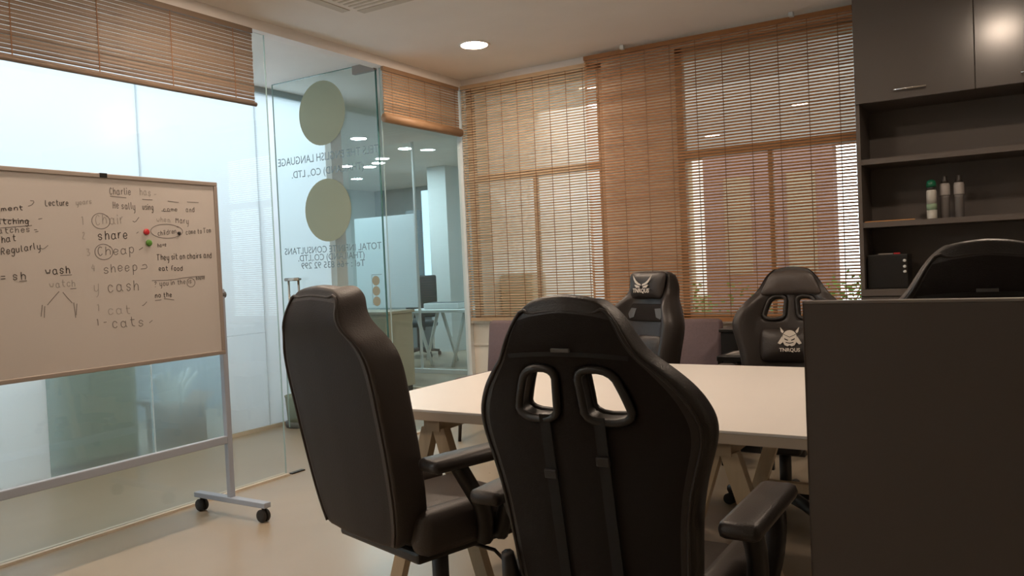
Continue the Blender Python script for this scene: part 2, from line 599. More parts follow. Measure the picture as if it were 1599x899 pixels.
# the open glass door, swung 90 degrees into the corridor
YD = 4.615
door = empty('door_1', (XG - 0.03, YD, 0))
tag(door, 'open frameless glass door with olive discs and mirrored company lettering', 'door', kind='structure')
DW = 1.085
MB().box(-DW, 0, -0.005, 0.005, 0.02, 2.796).build('door_pane', M['glass_door'], door)
MB().box(-DW - 0.002, -DW - 0.0002, -0.006, 0.006, 0.02, 2.796).build('pane_edge', M['glass_edge_pale'], door)
MB().box(0.0002, 0.008, -0.006, 0.006, 0.02, 2.74).build('pane_edge', M['glass_edge'], door)
MB().box(-DW, 0, -0.006, 0.006, 2.7962, 2.800).build('pane_edge', M['glass_edge'], door)
MB().box(-0.21, 0.004, -0.018, 0.018, 2.738, 2.802, bevel=0.003).build('patch_fitting', M['patch'], door)
MB().box(-0.21, 0.004, -0.018, 0.018, 0.006, 0.07, bevel=0.003).build('patch_fitting', M['patch'], door)
hd = MB()
hx0, hx1 = -1.00, -0.85
hd.cyl((hx0, -0.045, 1.225), (hx1, -0.045, 1.225), 0.013)
hd.cyl((hx0 + 0.02, -0.045, 1.225), (hx0 + 0.02, -0.005, 1.225), 0.008)
hd.cyl((hx1 - 0.02, -0.045, 1.225), (hx1 - 0.02, -0.005, 1.225), 0.008)
hd.build('door_handle', M['brass_steel'], door, smooth=True)
hd = MB()
for hx in (hx0 + 0.02, hx1 - 0.02):
    hd.cyl((hx, -0.03, 1.215), (hx, -0.03, 0.86), 0.009)
hd.build('handle_bar', M['brass_steel'], door, smooth=True)


def disc(x, z, rx, rz_, m, name):
    b = MB()
    n = 40
    ring = [(x + rx * math.cos(2 * PI * k / n), z + rz_ * math.sin(2 * PI * k / n)) for k in range(n)]
    vs = [(p[0], -0.0075, p[1]) for p in ring] + [(p[0], -0.0060, p[1]) for p in ring]
    fs = [tuple(range(n)), tuple(reversed(range(n, 2 * n)))] + [(k, (k + 1) % n, n + (k + 1) % n, n + k) for k in range(n)]
    b.add(vs, fs)
    return b.build(name, m, door)


disc(-4.49 - XG + 0.03, 2.50, 0.243, 0.248, M['sticker'], 'disc_sticker')
disc(-4.475 - XG + 0.03, 1.75, 0.243, 0.243, M['sticker'], 'disc_sticker')
for z in (1.19, 1.113, 1.036):
    disc(-4.023 - XG + 0.03, z, 0.036, 0.036, M['sticker_tan'], 'small_disc_sticker')


def door_text(body, x, z, width, m, size):
    t = text_mesh('lettering', body, size, m, door, 0.0004)
    w0 = max(v.co.x for v in t.data.vertices) - min(v.co.x for v in t.data.vertices)
    s = width / w0
    # lettering is stuck to the corridor face: seen from this side it reads mirrored
    t.rotation_euler = (PI / 2, 0, PI)
    t.scale = (s, 1, 1)
    t.location = (x, 0.0066, z)
    return t


lx = lambda X: X - XG + 0.03
door_text('TELS THE ENGLISH LANGUAGE', lx(-4.48), 2.165, 1.06, M['letter'], 0.088)
door_text('(THAILAND) CO., LTD.', lx(-4.48), 2.055, 0.76, M['letter'], 0.080)
door_text('TOTAL INFINITE CONSULTANS', lx(-4.475), 1.448, 1.02, M['letter'], 0.075)
door_text('(THAILAND) CO.,LTD.', lx(-4.485), 1.388, 0.70, M['letter'], 0.072)
door_text('Tel : +66 835 92 299', lx(-4.47), 1.326, 0.67, M['letter'], 0.072)
for z, wd, bx in ((1.185, 0.26, -4.24), (1.11, 0.16, -4.19), (1.035, 0.10, -4.16)):
    pass
bk = MB()
bk.ribbon([(lx(-4.075), 0.0064, 1.235), (lx(-3.975), 0.0064, 1.235)], (0, 1, 0), 0.006, 0.0006)
bk.ribbon([(lx(-4.073), 0.0064, 1.235), (lx(-4.073), 0.0064, 1.01)], (0, 1, 0), 0.006, 0.0006)
bk.ribbon([(lx(-4.073), 0.0064, 1.01), (lx(-4.05), 0.0064, 1.01)], (0, 1, 0), 0.006, 0.0006)
bk.build('sticker_bracket', M['letter_soft'], door)
tag(MB().box(-0.012, 0.02, -0.055, 0.055, 0, 0.008, bevel=0.002).build('door_stop', M['dark_steel']), 'dark metal floor lock plate at the end of the floor channel', 'floor plate').location = (XG + 0.01, 3.62, 0)

# corridor: frosted wall opposite, with separate panels
fw = empty('wall_left', (XC, 1.5, 0))
tag(fw, 'tall frosted glass wall of the corridor glowing with daylight', 'frosted wall', kind='structure')
seams = [YB, -1.0, 0.1, 1.22, 2.36, 3.54, 4.60, 5.40]
CLEAR0, CLEAR1 = 2.80, 4.16             # stretch whose lower glass is only thinly frosted


def frosted(a, b, z0, z1, m_, nm):
    MB().box(-0.006, 0.006, a - 1.5, b - 1.5, z0, z1).build(nm, m_, fw)


for a, b in zip(seams, seams[1:]):
    a, b = a + 0.006, b - 0.006
    if b < CLEAR0 or a > CLEAR1:
        frosted(a, b, 0.03, 2.77, M['frost'], 'frosted_panel')
        continue
    frosted(a, b, 0.80, 2.77, M['frost'], 'frosted_panel')
    lo_, hi_ = max(a, CLEAR0), min(b, CLEAR1)
    frosted(lo_, hi_, 0.03, 0.798, M['frost_low'], 'lower_panel')
    if a < lo_:
        frosted(a, lo_ - 0.002, 0.03, 0.798, M['frost'], 'frosted_panel')
    if b > hi_:
        frosted(hi_ + 0.002, b, 0.03, 0.798, M['frost'], 'frosted_panel')
for b in seams[1:-1]:
    MB().box(-0.012, 0.010, b - 0.005 - 1.5, b + 0.005 - 1.5, 0.03, 2.77).build('joint_strip', M['frost'], fw)
MB().box(-0.03, 0.02, YB - 1.5, 5.40 - 1.5, 0, 0.03).build('base_rail', M['strip'], fw)
MB().box(-0.04, 0.03, YB - 1.5, 5.40 - 1.5, 2.77, ZC).build('head_rail', M['office_wall'], fw)
tag(box('trim_7', XC - 0.07, XC + 0.07, 5.40, 5.54, 0, ZC, M['wall']), 'square beige post at the end of the frosted wall', 'post', kind='structure')
tag(box('wall_corridor', -10.6, XC - 0.07, 5.44, 5.52, 0, ZC, M['office_wall']), 'grey office wall behind the end of the frosted wall', 'wall', kind='structure')

# ------------------------------------------------------------------ office beyond the glass
tag(box('wall_office', -10.6, XG - 0.02, 12.05, 12.2, 0, ZC, M['office_wall']), 'far grey blue wall of the office beyond the glass', 'wall', kind='structure')
tag(box('wall_office_side', -10.6, -10.45, 5.52, 12.05, 0, ZC, M['white_metal']), 'pale side wall of the office beyond the glass', 'wall', kind='structure')
tag(box('wall_party', XG - 0.02, XG + 0.14, YW + 0.18, 12.05, 0, ZC + 0.1, M['white_wall']), 'dividing wall between the office and the outside', 'wall', kind='structure')
op = empty('wall_office_glass', (-5.6, 7.82, 0))
tag(op, 'glass partition with white floor rail inside the far office', 'glass wall', kind='structure')
MB().box(-1.6, 1.66, -0.03, 0.03, 0, 0.05).build('floor_rail', M['white_metal'], op)
for a, b in ((-1.6, -0.55), (-0.545, 0.5), (0.505, 1.66)):
    MB().box(a, b, -0.004, 0.004, 0.05, ZC).build('glass_pane', M['glass'], op)
for a in (-0.548, 0.502):
    MB().box(a - 0.012, a + 0.012, -0.012, 0.012, 0.05, ZC).build('joint_strip', M['white_metal'], op)
fp = MB().box(-1.55, -0.57, 0.006, 0.010, 0.80, 1.95).build('film_panel', M['frost'], op)
tag(box('trim_8', -5.9, -5.2, 6.74, 6.80, 0, 0.012, M['strip']), 'pale threshold strip in the office floor', 'trim', kind='structure')
tag(box('column_office', -7.52, -7.18, 9.9, 10.25, 0, ZC, M['white_metal']), 'square white column in the far office', 'column', kind='structure')
tag(box('wall_office_dark', -8.05, -7.86, 10.0, 10.3, 0, 2.2, M['office_dark']), 'dark grey cupboard wall in the far office', 'wall', kind='structure')
win_glow = mat_emit('daylit_slit_window', (0.55, 0.85, 1.0), 1.6)
sw = tag(box('window_5', -7.82, -7.66, 10.12, 10.14, 0.75, 2.5, win_glow), 'narrow bright daylit slit window in the far office', 'window', kind='structure')

# low tan cabinet and grey green bin seen through the open door
tag(box('wall_sky_block', -6.95, -6.75, YB, 5.40, 0, 1.75, M['sky_block']), 'added blue grey wall keeping sky light off the lower frosted glass', 'wall', kind='structure')  # added wall: blocks low sky so the frosted panels darken downwards
cb = empty('low_cabinet', (-5.75, 6.45, 0))
tag(cb, 'low tan cabinet seen through the glass door', 'cabinet')
MB().box(-0.42, 0.42, -0.2, 0.2, 0.06, 0.82, bevel=0.004).build('body', M['tan_box'], cb)
MB().box(-0.44, 0.44, -0.22, 0.22, 0.822, 0.85, bevel=0.004).build('top', M['tan_box'], cb)
for s in (-1, 1):
    MB().box(-0.41 if s < 0 else 0.005, -0.005 if s < 0 else 0.41, -0.218, -0.2005, 0.08, 0.80).build('door', M['tan_box'], cb)
MB().box(-0.40, 0.40, -0.18, 0.18, 0, 0.06).build('plinth', M['dark_steel'], cb)
bn = empty('waste_bin', (-5.06, 4.78, 0))
tag(bn, 'grey green bin with dark foot standing behind the open glass door', 'bin')
MB().lathe([(0.11, 0.05), (0.125, 0.24), (0.13, 0.26), (0.115, 0.26), (0.10, 0.07)], n=24).build('bin_body', M['greenish'], bn, smooth=True)
MB().lathe([(0.125, 0.0), (0.13, 0.01), (0.13, 0.045), (0.11, 0.05)], n=24).build('foot_ring', M['plastic_g'], bn, smooth=True)


def office_desk(loc, rz, label):
    e = empty('trestle_desk', loc, rz)
    tag(e, label, 'desk')
    MB().box(-0.6, 0.6, -0.35, 0.35, 0.70, 0.735, bevel=0.003).build('desktop', M['white_metal'], e)
    for sy in (-0.28, 0.28):
        for sx in (-0.42, 0.42):
            for d in (-1, 1):
                MB().cyl((sx + d * 0.03, sy, 0.70), (sx + d * 0.26, sy, 0.0), 0.026, 8, r2=0.02).build('leg', M['white_metal'], e, smooth=True)
    return e


office_desk((-6.25, 8.65, 0), 0.0, 'white trestle desk standing behind the far office glass')
for (x, y, a, lab) in ((-5.35, 9.75, 2.6, 'dark office chair behind the white trestle desk'), (-7.35, 9.3, 0.9, 'dark office chair beside the white trestle desk in front of the film panel')):
    e = empty('office_chair', (x, y, 0), a)
    tag(e, lab, 'chair', 'office chairs beyond the glass')
    MB().box(-0.24, 0.24, -0.24, 0.24, 0.44, 0.52, bevel=0.03).build('seat', M['office_chair'], e, smooth=True)
    MB().box(-0.23, 0.23, -0.29, -0.23, 0.58, 1.18, bevel=0.025).build('backrest', M['office_chair'], e, smooth=True)
    MB().box(-0.03, 0.03, -0.30, -0.24, 0.40, 0.62).build('back_bracket', M['plastic'], e)
    MB().cyl((0, 0, 0.1), (0, 0, 0.44), 0.028).build('gas_lift', M['plastic'], e, smooth=True)
    for k in range(5):
        t = 2 * PI * k / 5
        MB().tube([(0, 0, 0.11), (0.3 * math.cos(t), 0.3 * math.sin(t), 0.07)], [0.03, 0.018], 8).build('base_leg', M['plastic'], e, smooth=True)
        MB().lathe([(0.018, -0.02), (0.03, -0.018), (0.03, 0.018), (0.018, 0.02)], (0.3 * math.cos(t), 0.3 * math.sin(t), 0.03), 12, axis='X').build('caster', M['rubber'], e, smooth=True)
kb = empty('printer', (-6.35, 8.7, 0.7352))
tag(kb, 'low pale printer lying on the white trestle desk', 'printer')
MB().box(-0.30, 0.28, -0.16, 0.2, 0, 0.075, bevel=0.012).build('body', M['white_metal'], kb)
MB().box(-0.26, 0.24, -0.12, 0.16, 0.0752, 0.083, bevel=0.002).build('lid', M['office_dark'], kb)

# behind the frosted wall: blurred furniture
gc = empty('grey_cupboard', (-5.56, 3.17, 0))
tag(gc, 'grey green low cupboard blurred behind the lower frosted glass', 'cupboard')
MB().box(-0.2, 0.2, -0.36, 0.33, 0.05, 1.0, bevel=0.01).build('body', M['greenish'], gc)
MB().box(-0.19, 0.19, -0.35, 0.32, 0, 0.05).build('plinth', M['plastic_g'], gc)
for a, b in ((-0.35, -0.02), (-0.01, 0.32)):
    MB().box(0.2002, 0.215, a, b, 0.06, 0.98).build('door', M['greenish'], gc)
bxo = empty('cardboard_box', (-5.48, 3.90, 0))
tag(bxo, 'brown open cardboard box blurred behind the lower frosted glass', 'box')
MB().box(-0.13, 0.13, -0.17, 0.17, 0, 0.30, bevel=0.003).build('body', M['card'], bxo)
for s in (-1, 1):
    fl = MB().box(-0.13, 0.13, -0.002, 0.002, 0, 0.11).build('flap', M['card'], bxo)
    fl.location = (0, s * 0.17, 0.299)
    fl.rotation_euler = (-s * 0.9, 0, 0)
pb = MB()
for k in range(7):
    a = -0.5 + k * 0.17
    pb.tube(chaikin([(0.02 * k - 0.06, 0.1 * math.sin(a), 0.28), (0.02 * k - 0.06, 0.14 * math.sin(a) + 0.03, 0.42), (0.02 * k - 0.06, 0.3 * math.sin(a) + 0.05, 0.5 + 0.02 * (k % 3))], 2), 0.018, 6)
bg = tag(pb.build('paper_bundle', M['white_metal'], None, smooth=True), 'bundle of pale rolls sticking out of the cardboard box', 'rolls')
bg.location = (-5.48, 3.86, 0.03)
# ------------------------------------------------------------------ outside the windows
tag(box('ground', XG + 0.14, 8, YW + 0.18, 22, -0.25, -0.15, M['ground_out']), 'grey outside paving beyond the windows', 'ground', kind='structure')
tag(box('canopy', XG + 0.14, 6, YW + 0.18, 6.75, 2.70, 2.84, M['white_metal']), 'pale porch roof over the outside of the windows', 'porch roof', kind='structure')
nb = empty('neighbour_house', (-2.0, 9.2, -0.15))
tag(nb, 'cream and dusty pink neighbouring house seen through the blinds', 'house')
for (a, b, z0, z1, m_) in ((-3.6, -3.20, 0, 2.56, 'plaster_out'), (-3.20, -2.99, 0, 0.95, 'plaster_out'), (-2.99, -2.25, 0, 2.56, 'pink_out'),
                           (-2.25, -1.57, 0, 2.56, 'pink_out'), (-1.57, -1.33, 0, 0.8, 'plaster_out'), (-1.33, 2.0, 0, 2.56, 'pink_out'), (-3.6, 2.0, 2.565, 6.5, 'upper_out')):
    MB().box(a + 2.0, b + 2.0, 0, 0.25, z0, z1).build('wall_panel', M[m_], nb)
for (a, b) in ((-2.75, -2.45), (-2.05, -1.75)):
    MB().box(a + 2.0, b + 2.0, -0.02, -0.0005, 1.2, 2.3).build('window', M['frame_win'], nb)
cr = tag(box('garden_wall', XG + 0.14, -3.62, 8.2, 8.4, -0.15, 3.3, M['plaster_out']), 'cream garden wall outside the blind by the corner', 'wall', kind='structure')
ub = empty('utility_box', (-3.60, 6.05, -0.15))
tag(ub, 'tan outdoor utility box standing outside the corner window', 'utility box')
MB().box(-0.16, 0.16, -0.12, 0.12, 0, 1.33, bevel=0.01).build('body', M['plaster_out'], ub)
MB().box(-0.14, 0.14, -0.13, -0.1205, 0.1, 1.25).build('door', M['plaster_out'], ub)
rs = random.Random(3)
for (x, y, r, h, lab) in ((-2.9, 8.3, 0.30, 1.15, 'round green shrub outside beside the pink wall'), (-1.35, 8.6, 0.32, 1.2, 'round green shrub outside at the end of the pink wall'), (-1.85, 6.7, 0.34, 1.2, 'broad green shrub close outside the window')):
    e = empty('shrub', (x, y, -0.15))
    tag(e, lab, 'shrub', 'shrubs outside the windows')
    MB().cyl((0, 0, 0), (0, 0, h * 0.6), 0.02, 6).build('stem', M['wood'], e)
    fb = MB()
    for k in range(420):
        u = rs.uniform(-1, 1); t = rs.uniform(0, 2 * PI); q = rs.random() ** 0.4
        p = Vector((r * q * math.sqrt(1 - u * u) * math.cos(t), r * q * math.sqrt(1 - u * u) * math.sin(t), h * 0.62 + h * 0.38 * q * u))
        d = Vector((rs.uniform(-1, 1), rs.uniform(-1, 1), rs.uniform(-0.5, 1))).normalized() * 0.05
        s = d.orthogonal().normalized() * 0.022
        fb.add([p, p + d * 0.5 + s, p + d, p + d * 0.5 - s], [(0, 1, 2, 3)])
    lf = fb.build('foliage', M['leaf'], e, fix=False)
    lf['kind'] = 'stuff'

# ------------------------------------------------------------------ ceiling lights
M['lamp'] = mat_emit('warm_downlight', LAMP_COLOR, LAMP_STRENGTH)
M['lamp_cool'] = mat_emit('cool_downlight', OFFICE_COLOR, OFFICE_STRENGTH)


def downlight_mesh(m, r=0.092):
    e = empty('downlight')
    MB().lathe([(r + 0.002, -0.004), (r + 0.018, -0.004), (r + 0.022, 0.0), (r + 0.002, 0.0), (r + 0.002, -0.004)], n=32, caps=False).build('trim_ring', M['trim'], e, smooth=True)
    MB().lathe([(0.001, -0.003), (r, -0.003), (r, -0.0005), (0.001, -0.0005)], n=32).build('lens', m, e)
    return e


LIGHTS = [(-3.163, 4.78, 'warm round ceiling downlight by the room corner above the open door'),
          (-3.16, 2.90, 'warm round ceiling downlight above the whiteboard side of the room'),
          (-3.20, 1.10, 'warm round ceiling downlight in front of the long glass pane'),
          (-1.82, 2.55, 'warm round ceiling downlight above the white table'),
          (0.0, 3.54, 'warm round ceiling downlight before the tall cabinet'),
          (-3.0, -1.2, 'warm round ceiling downlight near the rear wall by the glass')]
proto = downlight_mesh(M['lamp'])
for i, (x, y, lab) in enumerate(LIGHTS):
    o = proto if i == 0 else copy_tree(proto)
    o.location = (x, y, ZC)
    tag(o, lab, 'ceiling light', 'warm downlights in the room ceiling')
proto = downlight_mesh(M['lamp_cool'], 0.09)
for i, (x, y) in enumerate(((-6.41, 7.16), (-6.53, 8.17), (-7.33, 8.65), (-7.66, 8.95), (-8.02, 9.17), (-8.19, 8.85), (-9.18, 10.16), (-8.05, 10.78), (-8.69, 9.0), (-4.7, 10.4), (-5.4, 9.6))):
    o = proto if i == 0 else copy_tree(proto)
    o.location = (x, y, ZC)
    lab = {0: 'cool white round downlight just beyond the open glass door', 1: 'cool white round downlight before the far glass partition',
           7: 'cool white round downlight beside the white office column'}.get(i, 'cool white round downlight deep in the office beyond the glass')
    tag(o, lab, 'ceiling light', 'cool downlights in the far office')

# air conditioner cassette
ac = empty('ceiling_cassette', (-3.03, 3.42, ZC))
tag(ac, 'square air conditioning cassette set in the ceiling', 'air conditioner')
MB().box(-0.33, 0.33, -0.33, 0.33, -0.022, 0, bevel=0.004).build('panel', M['ceiling'], ac)
MB().box(-0.19, 0.19, -0.19, 0.19, -0.03, -0.0222, bevel=0.003).build('grille_frame', M['trim'], ac)
for k in range(9):
    MB().box(-0.17, 0.17, -0.17 + k * 0.0425 - 0.008, -0.17 + k * 0.0425 + 0.008, -0.034, -0.0302).build('grille_slat', M['wall'], ac)
for s in (-1, 1):
    MB().box(-0.2, 0.2, s * 0.26 - 0.03, s * 0.26 + 0.03, -0.027, -0.0222, bevel=0.001).build('air_flap', M['wall'], ac)
    MB().box(s * 0.26 - 0.03, s * 0.26 + 0.03, -0.2, 0.2, -0.027, -0.0222, bevel=0.001).build('air_flap', M['wall'], ac)

# ------------------------------------------------------------------ bamboo blinds


def blind(label, p0, along, length, z0, z1, m, cords, roll=0.034, pitch=0.021, hh=0.0056, group='bamboo roll-up blinds'):
    """p0: left end (x, y); along: unit (x, y); slats hang from z1 down to z0."""
    e = empty('bamboo_blind', (p0[0], p0[1], z1), math.atan2(along[1], along[0]))
    tag(e, label, 'blind', group)
    H = z1 - z0
    MB().box(0, length, -0.012, 0.012, -0.03, 0).build('headrail', m, e)
    n = int((H - 0.03 - (roll * 1.5)) / pitch)
    base = MB()
    L = length
    base.add([(0, -0.0015, -hh), (L, -0.0015, -hh), (L, -0.003, 0), (0, -0.003, 0), (L, -0.0015, hh), (0, -0.0015, hh),
              (0, 0.0015, -hh), (L, 0.0015, -hh), (L, 0.0015, hh), (0, 0.0015, hh)],
             [(0, 1, 2, 3), (3, 2, 4, 5), (6, 9, 8, 7), (0, 6, 7, 1), (5, 4, 8, 9), (0, 3, 5, 9, 6), (1, 7, 8, 4, 2)])
    s0 = base.build('slat', m, e)
    rr = random.Random(int(length * 100))
    for k in range(n):
        o = s0 if k == 0 else s0.copy()
        if k:
            COL.objects.link(o)
            o.parent = e
        o.location = (rr.uniform(-0.002, 0.002), 0, -0.042 - k * pitch)
        o.rotation_euler = (rr.uniform(-0.12, 0.12), rr.uniform(-0.0006, 0.0006), 0)
    for c in cords:
        MB().box(c - 0.0025, c + 0.0025, -0.0045, -0.0032, -H + 0.03, -0.03).build('cord', M['cord'], e)
    if roll:
        zz = -H + roll
        MB().tube([(-0.005, -0.006, zz), (length + 0.005, -0.006, zz)], roll, 14).build('bottom_roll', m, e, smooth=True)
    else:
        MB().box(0, length, -0.006, 0.006, -H, -H + 0.028).build('bottom_bar', m, e)
    return e


def seq(a, b, step):
    out = []
    while a < b:
        out.append(a)
        a += step
    return out


BX1 = -3.85
blind('honey bamboo blind hanging by the room corner', (BX1, YW - 0.075), (1, 0), 1.165, 0.81, 2.765, M['bamboo'], seq(0.10, 1.16, 0.147), roll=0)
blind('wide russet bamboo blind hanging beside the tall cabinet', (-2.68, YW - 0.125), (1, 0), 1.88, 0.805, 2.80, M['bamboo_dark'], seq(0.11, 1.88, 0.187), roll=0)
blind('long brown bamboo blind rolled up above the whiteboard', (XG + 0.05, -0.4), (0, 1), 3.80, 2.285, 2.755, M['bamboo_grey'], seq(0.3, 3.8, 0.42), roll=0.013, hh=0.0088)
blind('short brown bamboo blind rolled up over the narrow glass pane', (XG + 0.05, 4.60), (0, 1), 0.95, 2.345, 2.755, M['bamboo_mid'], seq(0.1, 0.95, 0.2), hh=0.0078)
for (x, lab) in ((-2.35, 'small white blind bracket above the pier'), (-1.16, 'small white blind bracket near the tall cabinet')):
    b = tag(MB().box(-0.014, 0.014, -0.02, 0.015, -0.03, 0, bevel=0.002).build('blind_bracket', M['white_metal']), lab, 'bracket', 'brackets holding the russet blind')
    b.location = (x, YW - 0.16, ZC)

# ------------------------------------------------------------------ whiteboard on a rolling stand
wbd = empty('whiteboard', (-3.52, 2.0, 0))
tag(wbd, 'framed whiteboard with English word lists on a rolling grey stand', 'whiteboard')
WY0, WY1, WZ0, WZ1 = 0.85, 2.785, 0.862, 1.752
XF = -3.482                                # writing face
lo = lambda x, y, z: (x + 3.52, y - 2.0, z)


def wbox(name, x0, x1, y0, y1, z0, z1, m, bevel=0.0, parent=None):
    return MB().box(x0 + 3.52, x1 + 3.52, y0 - 2.0, y1 - 2.0, z0, z1, bevel=bevel).build(name, m, parent or wbd)


face = wbox('board_face', XF - 0.018, XF, WY0 + 0.01, WY1 - 0.01, WZ0 + 0.01, WZ1 - 0.01, M['board'])
wbox('frame_rail', XF - 0.022, XF + 0.008, WY0, WY1, WZ1 - 0.02, WZ1, M['board_frame'], 0.003)
wbox('frame_rail', XF - 0.022, XF + 0.008, WY0, WY1, WZ0, WZ0 + 0.02, M['board_frame'], 0.003)
wbox('frame_rail', XF - 0.022, XF + 0.008, WY1 - 0.02, WY1, WZ0 + 0.02, WZ1 - 0.02, M['board_frame'], 0.003)
wbox('frame_rail', XF - 0.022, XF + 0.008, WY0, WY0 + 0.02, WZ0 + 0.02, WZ1 - 0.02, M['board_frame'], 0.003)
wbox('latch', XF - 0.02, XF + 0.011, 2.15, 2.185, WZ1 - 0.019, WZ1 + 0.002, M['black'], 0.002)
for yy in (2.806, 0.829):
    wbox('upright', -3.535, -3.505, yy - 0.016, yy + 0.016, 0.10, 1.20, M['stand'], 0.004)
    wbox('foot', -3.80, -3.245, yy - 0.022, yy + 0.022, 0.075, 0.103, M['stand'], 0.004)
    for xx in (-3.765, -3.28):
        cs = MB()
        for dy in (-0.013, 0.013):
            cs.lathe([(0.012, -0.009), (0.03, -0.008), (0.033, -0.004), (0.033, 0.004), (0.03, 0.008), (0.012, 0.009)], lo(xx, yy + dy, 0.033), 20, axis='Y')
        cs.build('caster', M['rubber'], wbd, smooth=True)
        MB().cyl(lo(xx, yy, 0.04), lo(xx, yy, 0.078), 0.008).build('caster_stem', M['dark_steel'], wbd, smooth=True)
    MB().cyl(lo(-3.52, yy - 0.022, 1.17), lo(-3.52, yy + 0.024, 1.17), 0.018).build('pivot_knob', M['plastic_g'], wbd, smooth=True)
wbox('crossbar', -3.535, -3.505, 0.845, 2.79, 0.39, 0.43, M['stand'], 0.004)

GLYPH = {'a': '463727161423334 4|474453', 'b': '1913|1527374644332314', 'c': '4637271614233344', 'd': '4637271614233344|4943',
         'e': '15454637271614233344', 'f': '49392823|1636', 'g': '4637271614233345|4741302011', 'h': '1913|1527374643', 'i': '1713|1819',
         'k': '1913|471543', 'l': '191423', 'm': '1713|16273633|36475653', 'n': '1713|1527374643', 'o': '271614233344463727',
         'p': '1710|1627374644332314', 'r': '1713|152737', 's': '46372716253544332314', 't': '29243343|1747', 'u': '1714233344|4743',
         'v': '172347', 'w': '1723354357', 'y': '1714233344|47413020', 'C': '4839291715233344', 'L': '191343', 'R': '13193948461 6|2643',
         'T': '0959|2923', 'M': '1319355953', 'H': '1913|4943|1646', '1': '182923', '2': '18293948141343', '3': '19492646443313',
         '4': '391555|4843', '?': '1829394826 25|2322', '-': '1545', '=': '1646|1444', '.': '2322'}


def glyph_strokes(ch):
    s = GLYPH.get(ch)
    if not s:
        return [], 3
    out = []
    mx = 0
    for st in s.split('|'):
        st = st.replace(' ', '')
        pts = [(int(st[i]), int(st[i + 1]) - 3) for i in range(0, len(st) - 1, 2)]
        mx = max(mx, max(p[0] for p in pts))
        out.append(pts)
    return out, mx + 1.3


WRITING = [
    ('comment', 1.653, 1.561, 1.817, 1.574, 0.0128, 1),
    ('Lecture', 1.902, 1.596, 2.007, 1.601, 0.0164, 1),
    ('years', 2.036, 1.605, 2.112, 1.614, 0.0141, 0.6),
    ('watching', 1.679, 1.513, 1.834, 1.519, 0.0155, 1),
    ('watches -', 1.682, 1.474, 1.869, 1.487, 0.0155, 0.8),
    ('what', 1.694, 1.433, 1.779, 1.446, 0.0181, 1),
    ('Regularly', 1.713, 1.389, 1.876, 1.414, 0.0182, 1),
    ('= sh', 1.705, 1.287, 1.811, 1.286, 0.0208, 1),
    ('wash', 1.885, 1.305, 1.998, 1.305, 0.0217, 1.2),
    ('watch', 1.898, 1.248, 2.018, 1.248, 0.0191, 0.6),
    ('Charlie', 2.194, 1.661, 2.305, 1.664, 0.0205, 0.7),
    ('has -', 2.347, 1.666, 2.441, 1.662, 0.0212, 0.6),
    ('He sally', 2.208, 1.597, 2.323, 1.596, 0.0205, 0.8),
    ('using', 2.356, 1.597, 2.417, 1.596, 0.0182, 0.8),
    ('1', 2.054, 1.521, 2.069, 1.521, 0.0255, 0.4),
    ('Chair', 2.116, 1.519, 2.264, 1.531, 0.0287, 0.6),
    ('2', 2.056, 1.456, 2.073, 1.456, 0.0198, 0.6),
    ('share', 2.127, 1.453, 2.279, 1.46, 0.0259, 1.2),
    ('3', 2.069, 1.382, 2.092, 1.382, 0.0199, 0.6),
    ('Cheap', 2.119, 1.379, 2.311, 1.394, 0.0259, 0.7),
    ('4', 2.088, 1.313, 2.112, 1.315, 0.02, 0.5),
    ('sheep', 2.141, 1.3, 2.319, 1.313, 0.026, 0.8),
    ('y', 2.094, 1.216, 2.125, 1.223, 0.0314, 0.4),
    ('cash', 2.158, 1.215, 2.323, 1.219, 0.0319, 0.9),
    ('1', 2.101, 1.135, 2.122, 1.136, 0.02, 0.5),
    ('cat', 2.154, 1.111, 2.274, 1.111, 0.0261, 0.6),
    ('1 -', 2.097, 1.069, 2.152, 1.07, 0.02, 0.7),
    ('cats', 2.169, 1.051, 2.336, 1.049, 0.0291, 0.8),
    ('come', 2.465, 1.592, 2.55, 1.595, 0.0124, 0.7),
    ('and', 2.594, 1.593, 2.646, 1.595, 0.016, 0.9),
    ('when', 2.427, 1.541, 2.504, 1.54, 0.0154, 0.6),
    ('Mary', 2.532, 1.537, 2.609, 1.536, 0.0189, 0.8),
    ('children', 2.43, 1.473, 2.536, 1.487, 0.0154, 0.8),
    ('come to Tom', 2.587, 1.481, 2.739, 1.493, 0.0159, 0.9),
    ('have', 2.426, 1.418, 2.475, 1.424, 0.0123, 0.9),
    ('They sit on chairs and', 2.419, 1.356, 2.735, 1.364, 0.0185, 1),
    ('eat food', 2.423, 1.304, 2.561, 1.303, 0.0154, 1),
    ('? you in the is', 2.397, 1.231, 2.608, 1.238, 0.0153, 0.9),
    ('house', 2.632, 1.253, 2.685, 1.257, 0.0129, 0.9),
    ('no the', 2.397, 1.176, 2.492, 1.177, 0.0153, 1),
]
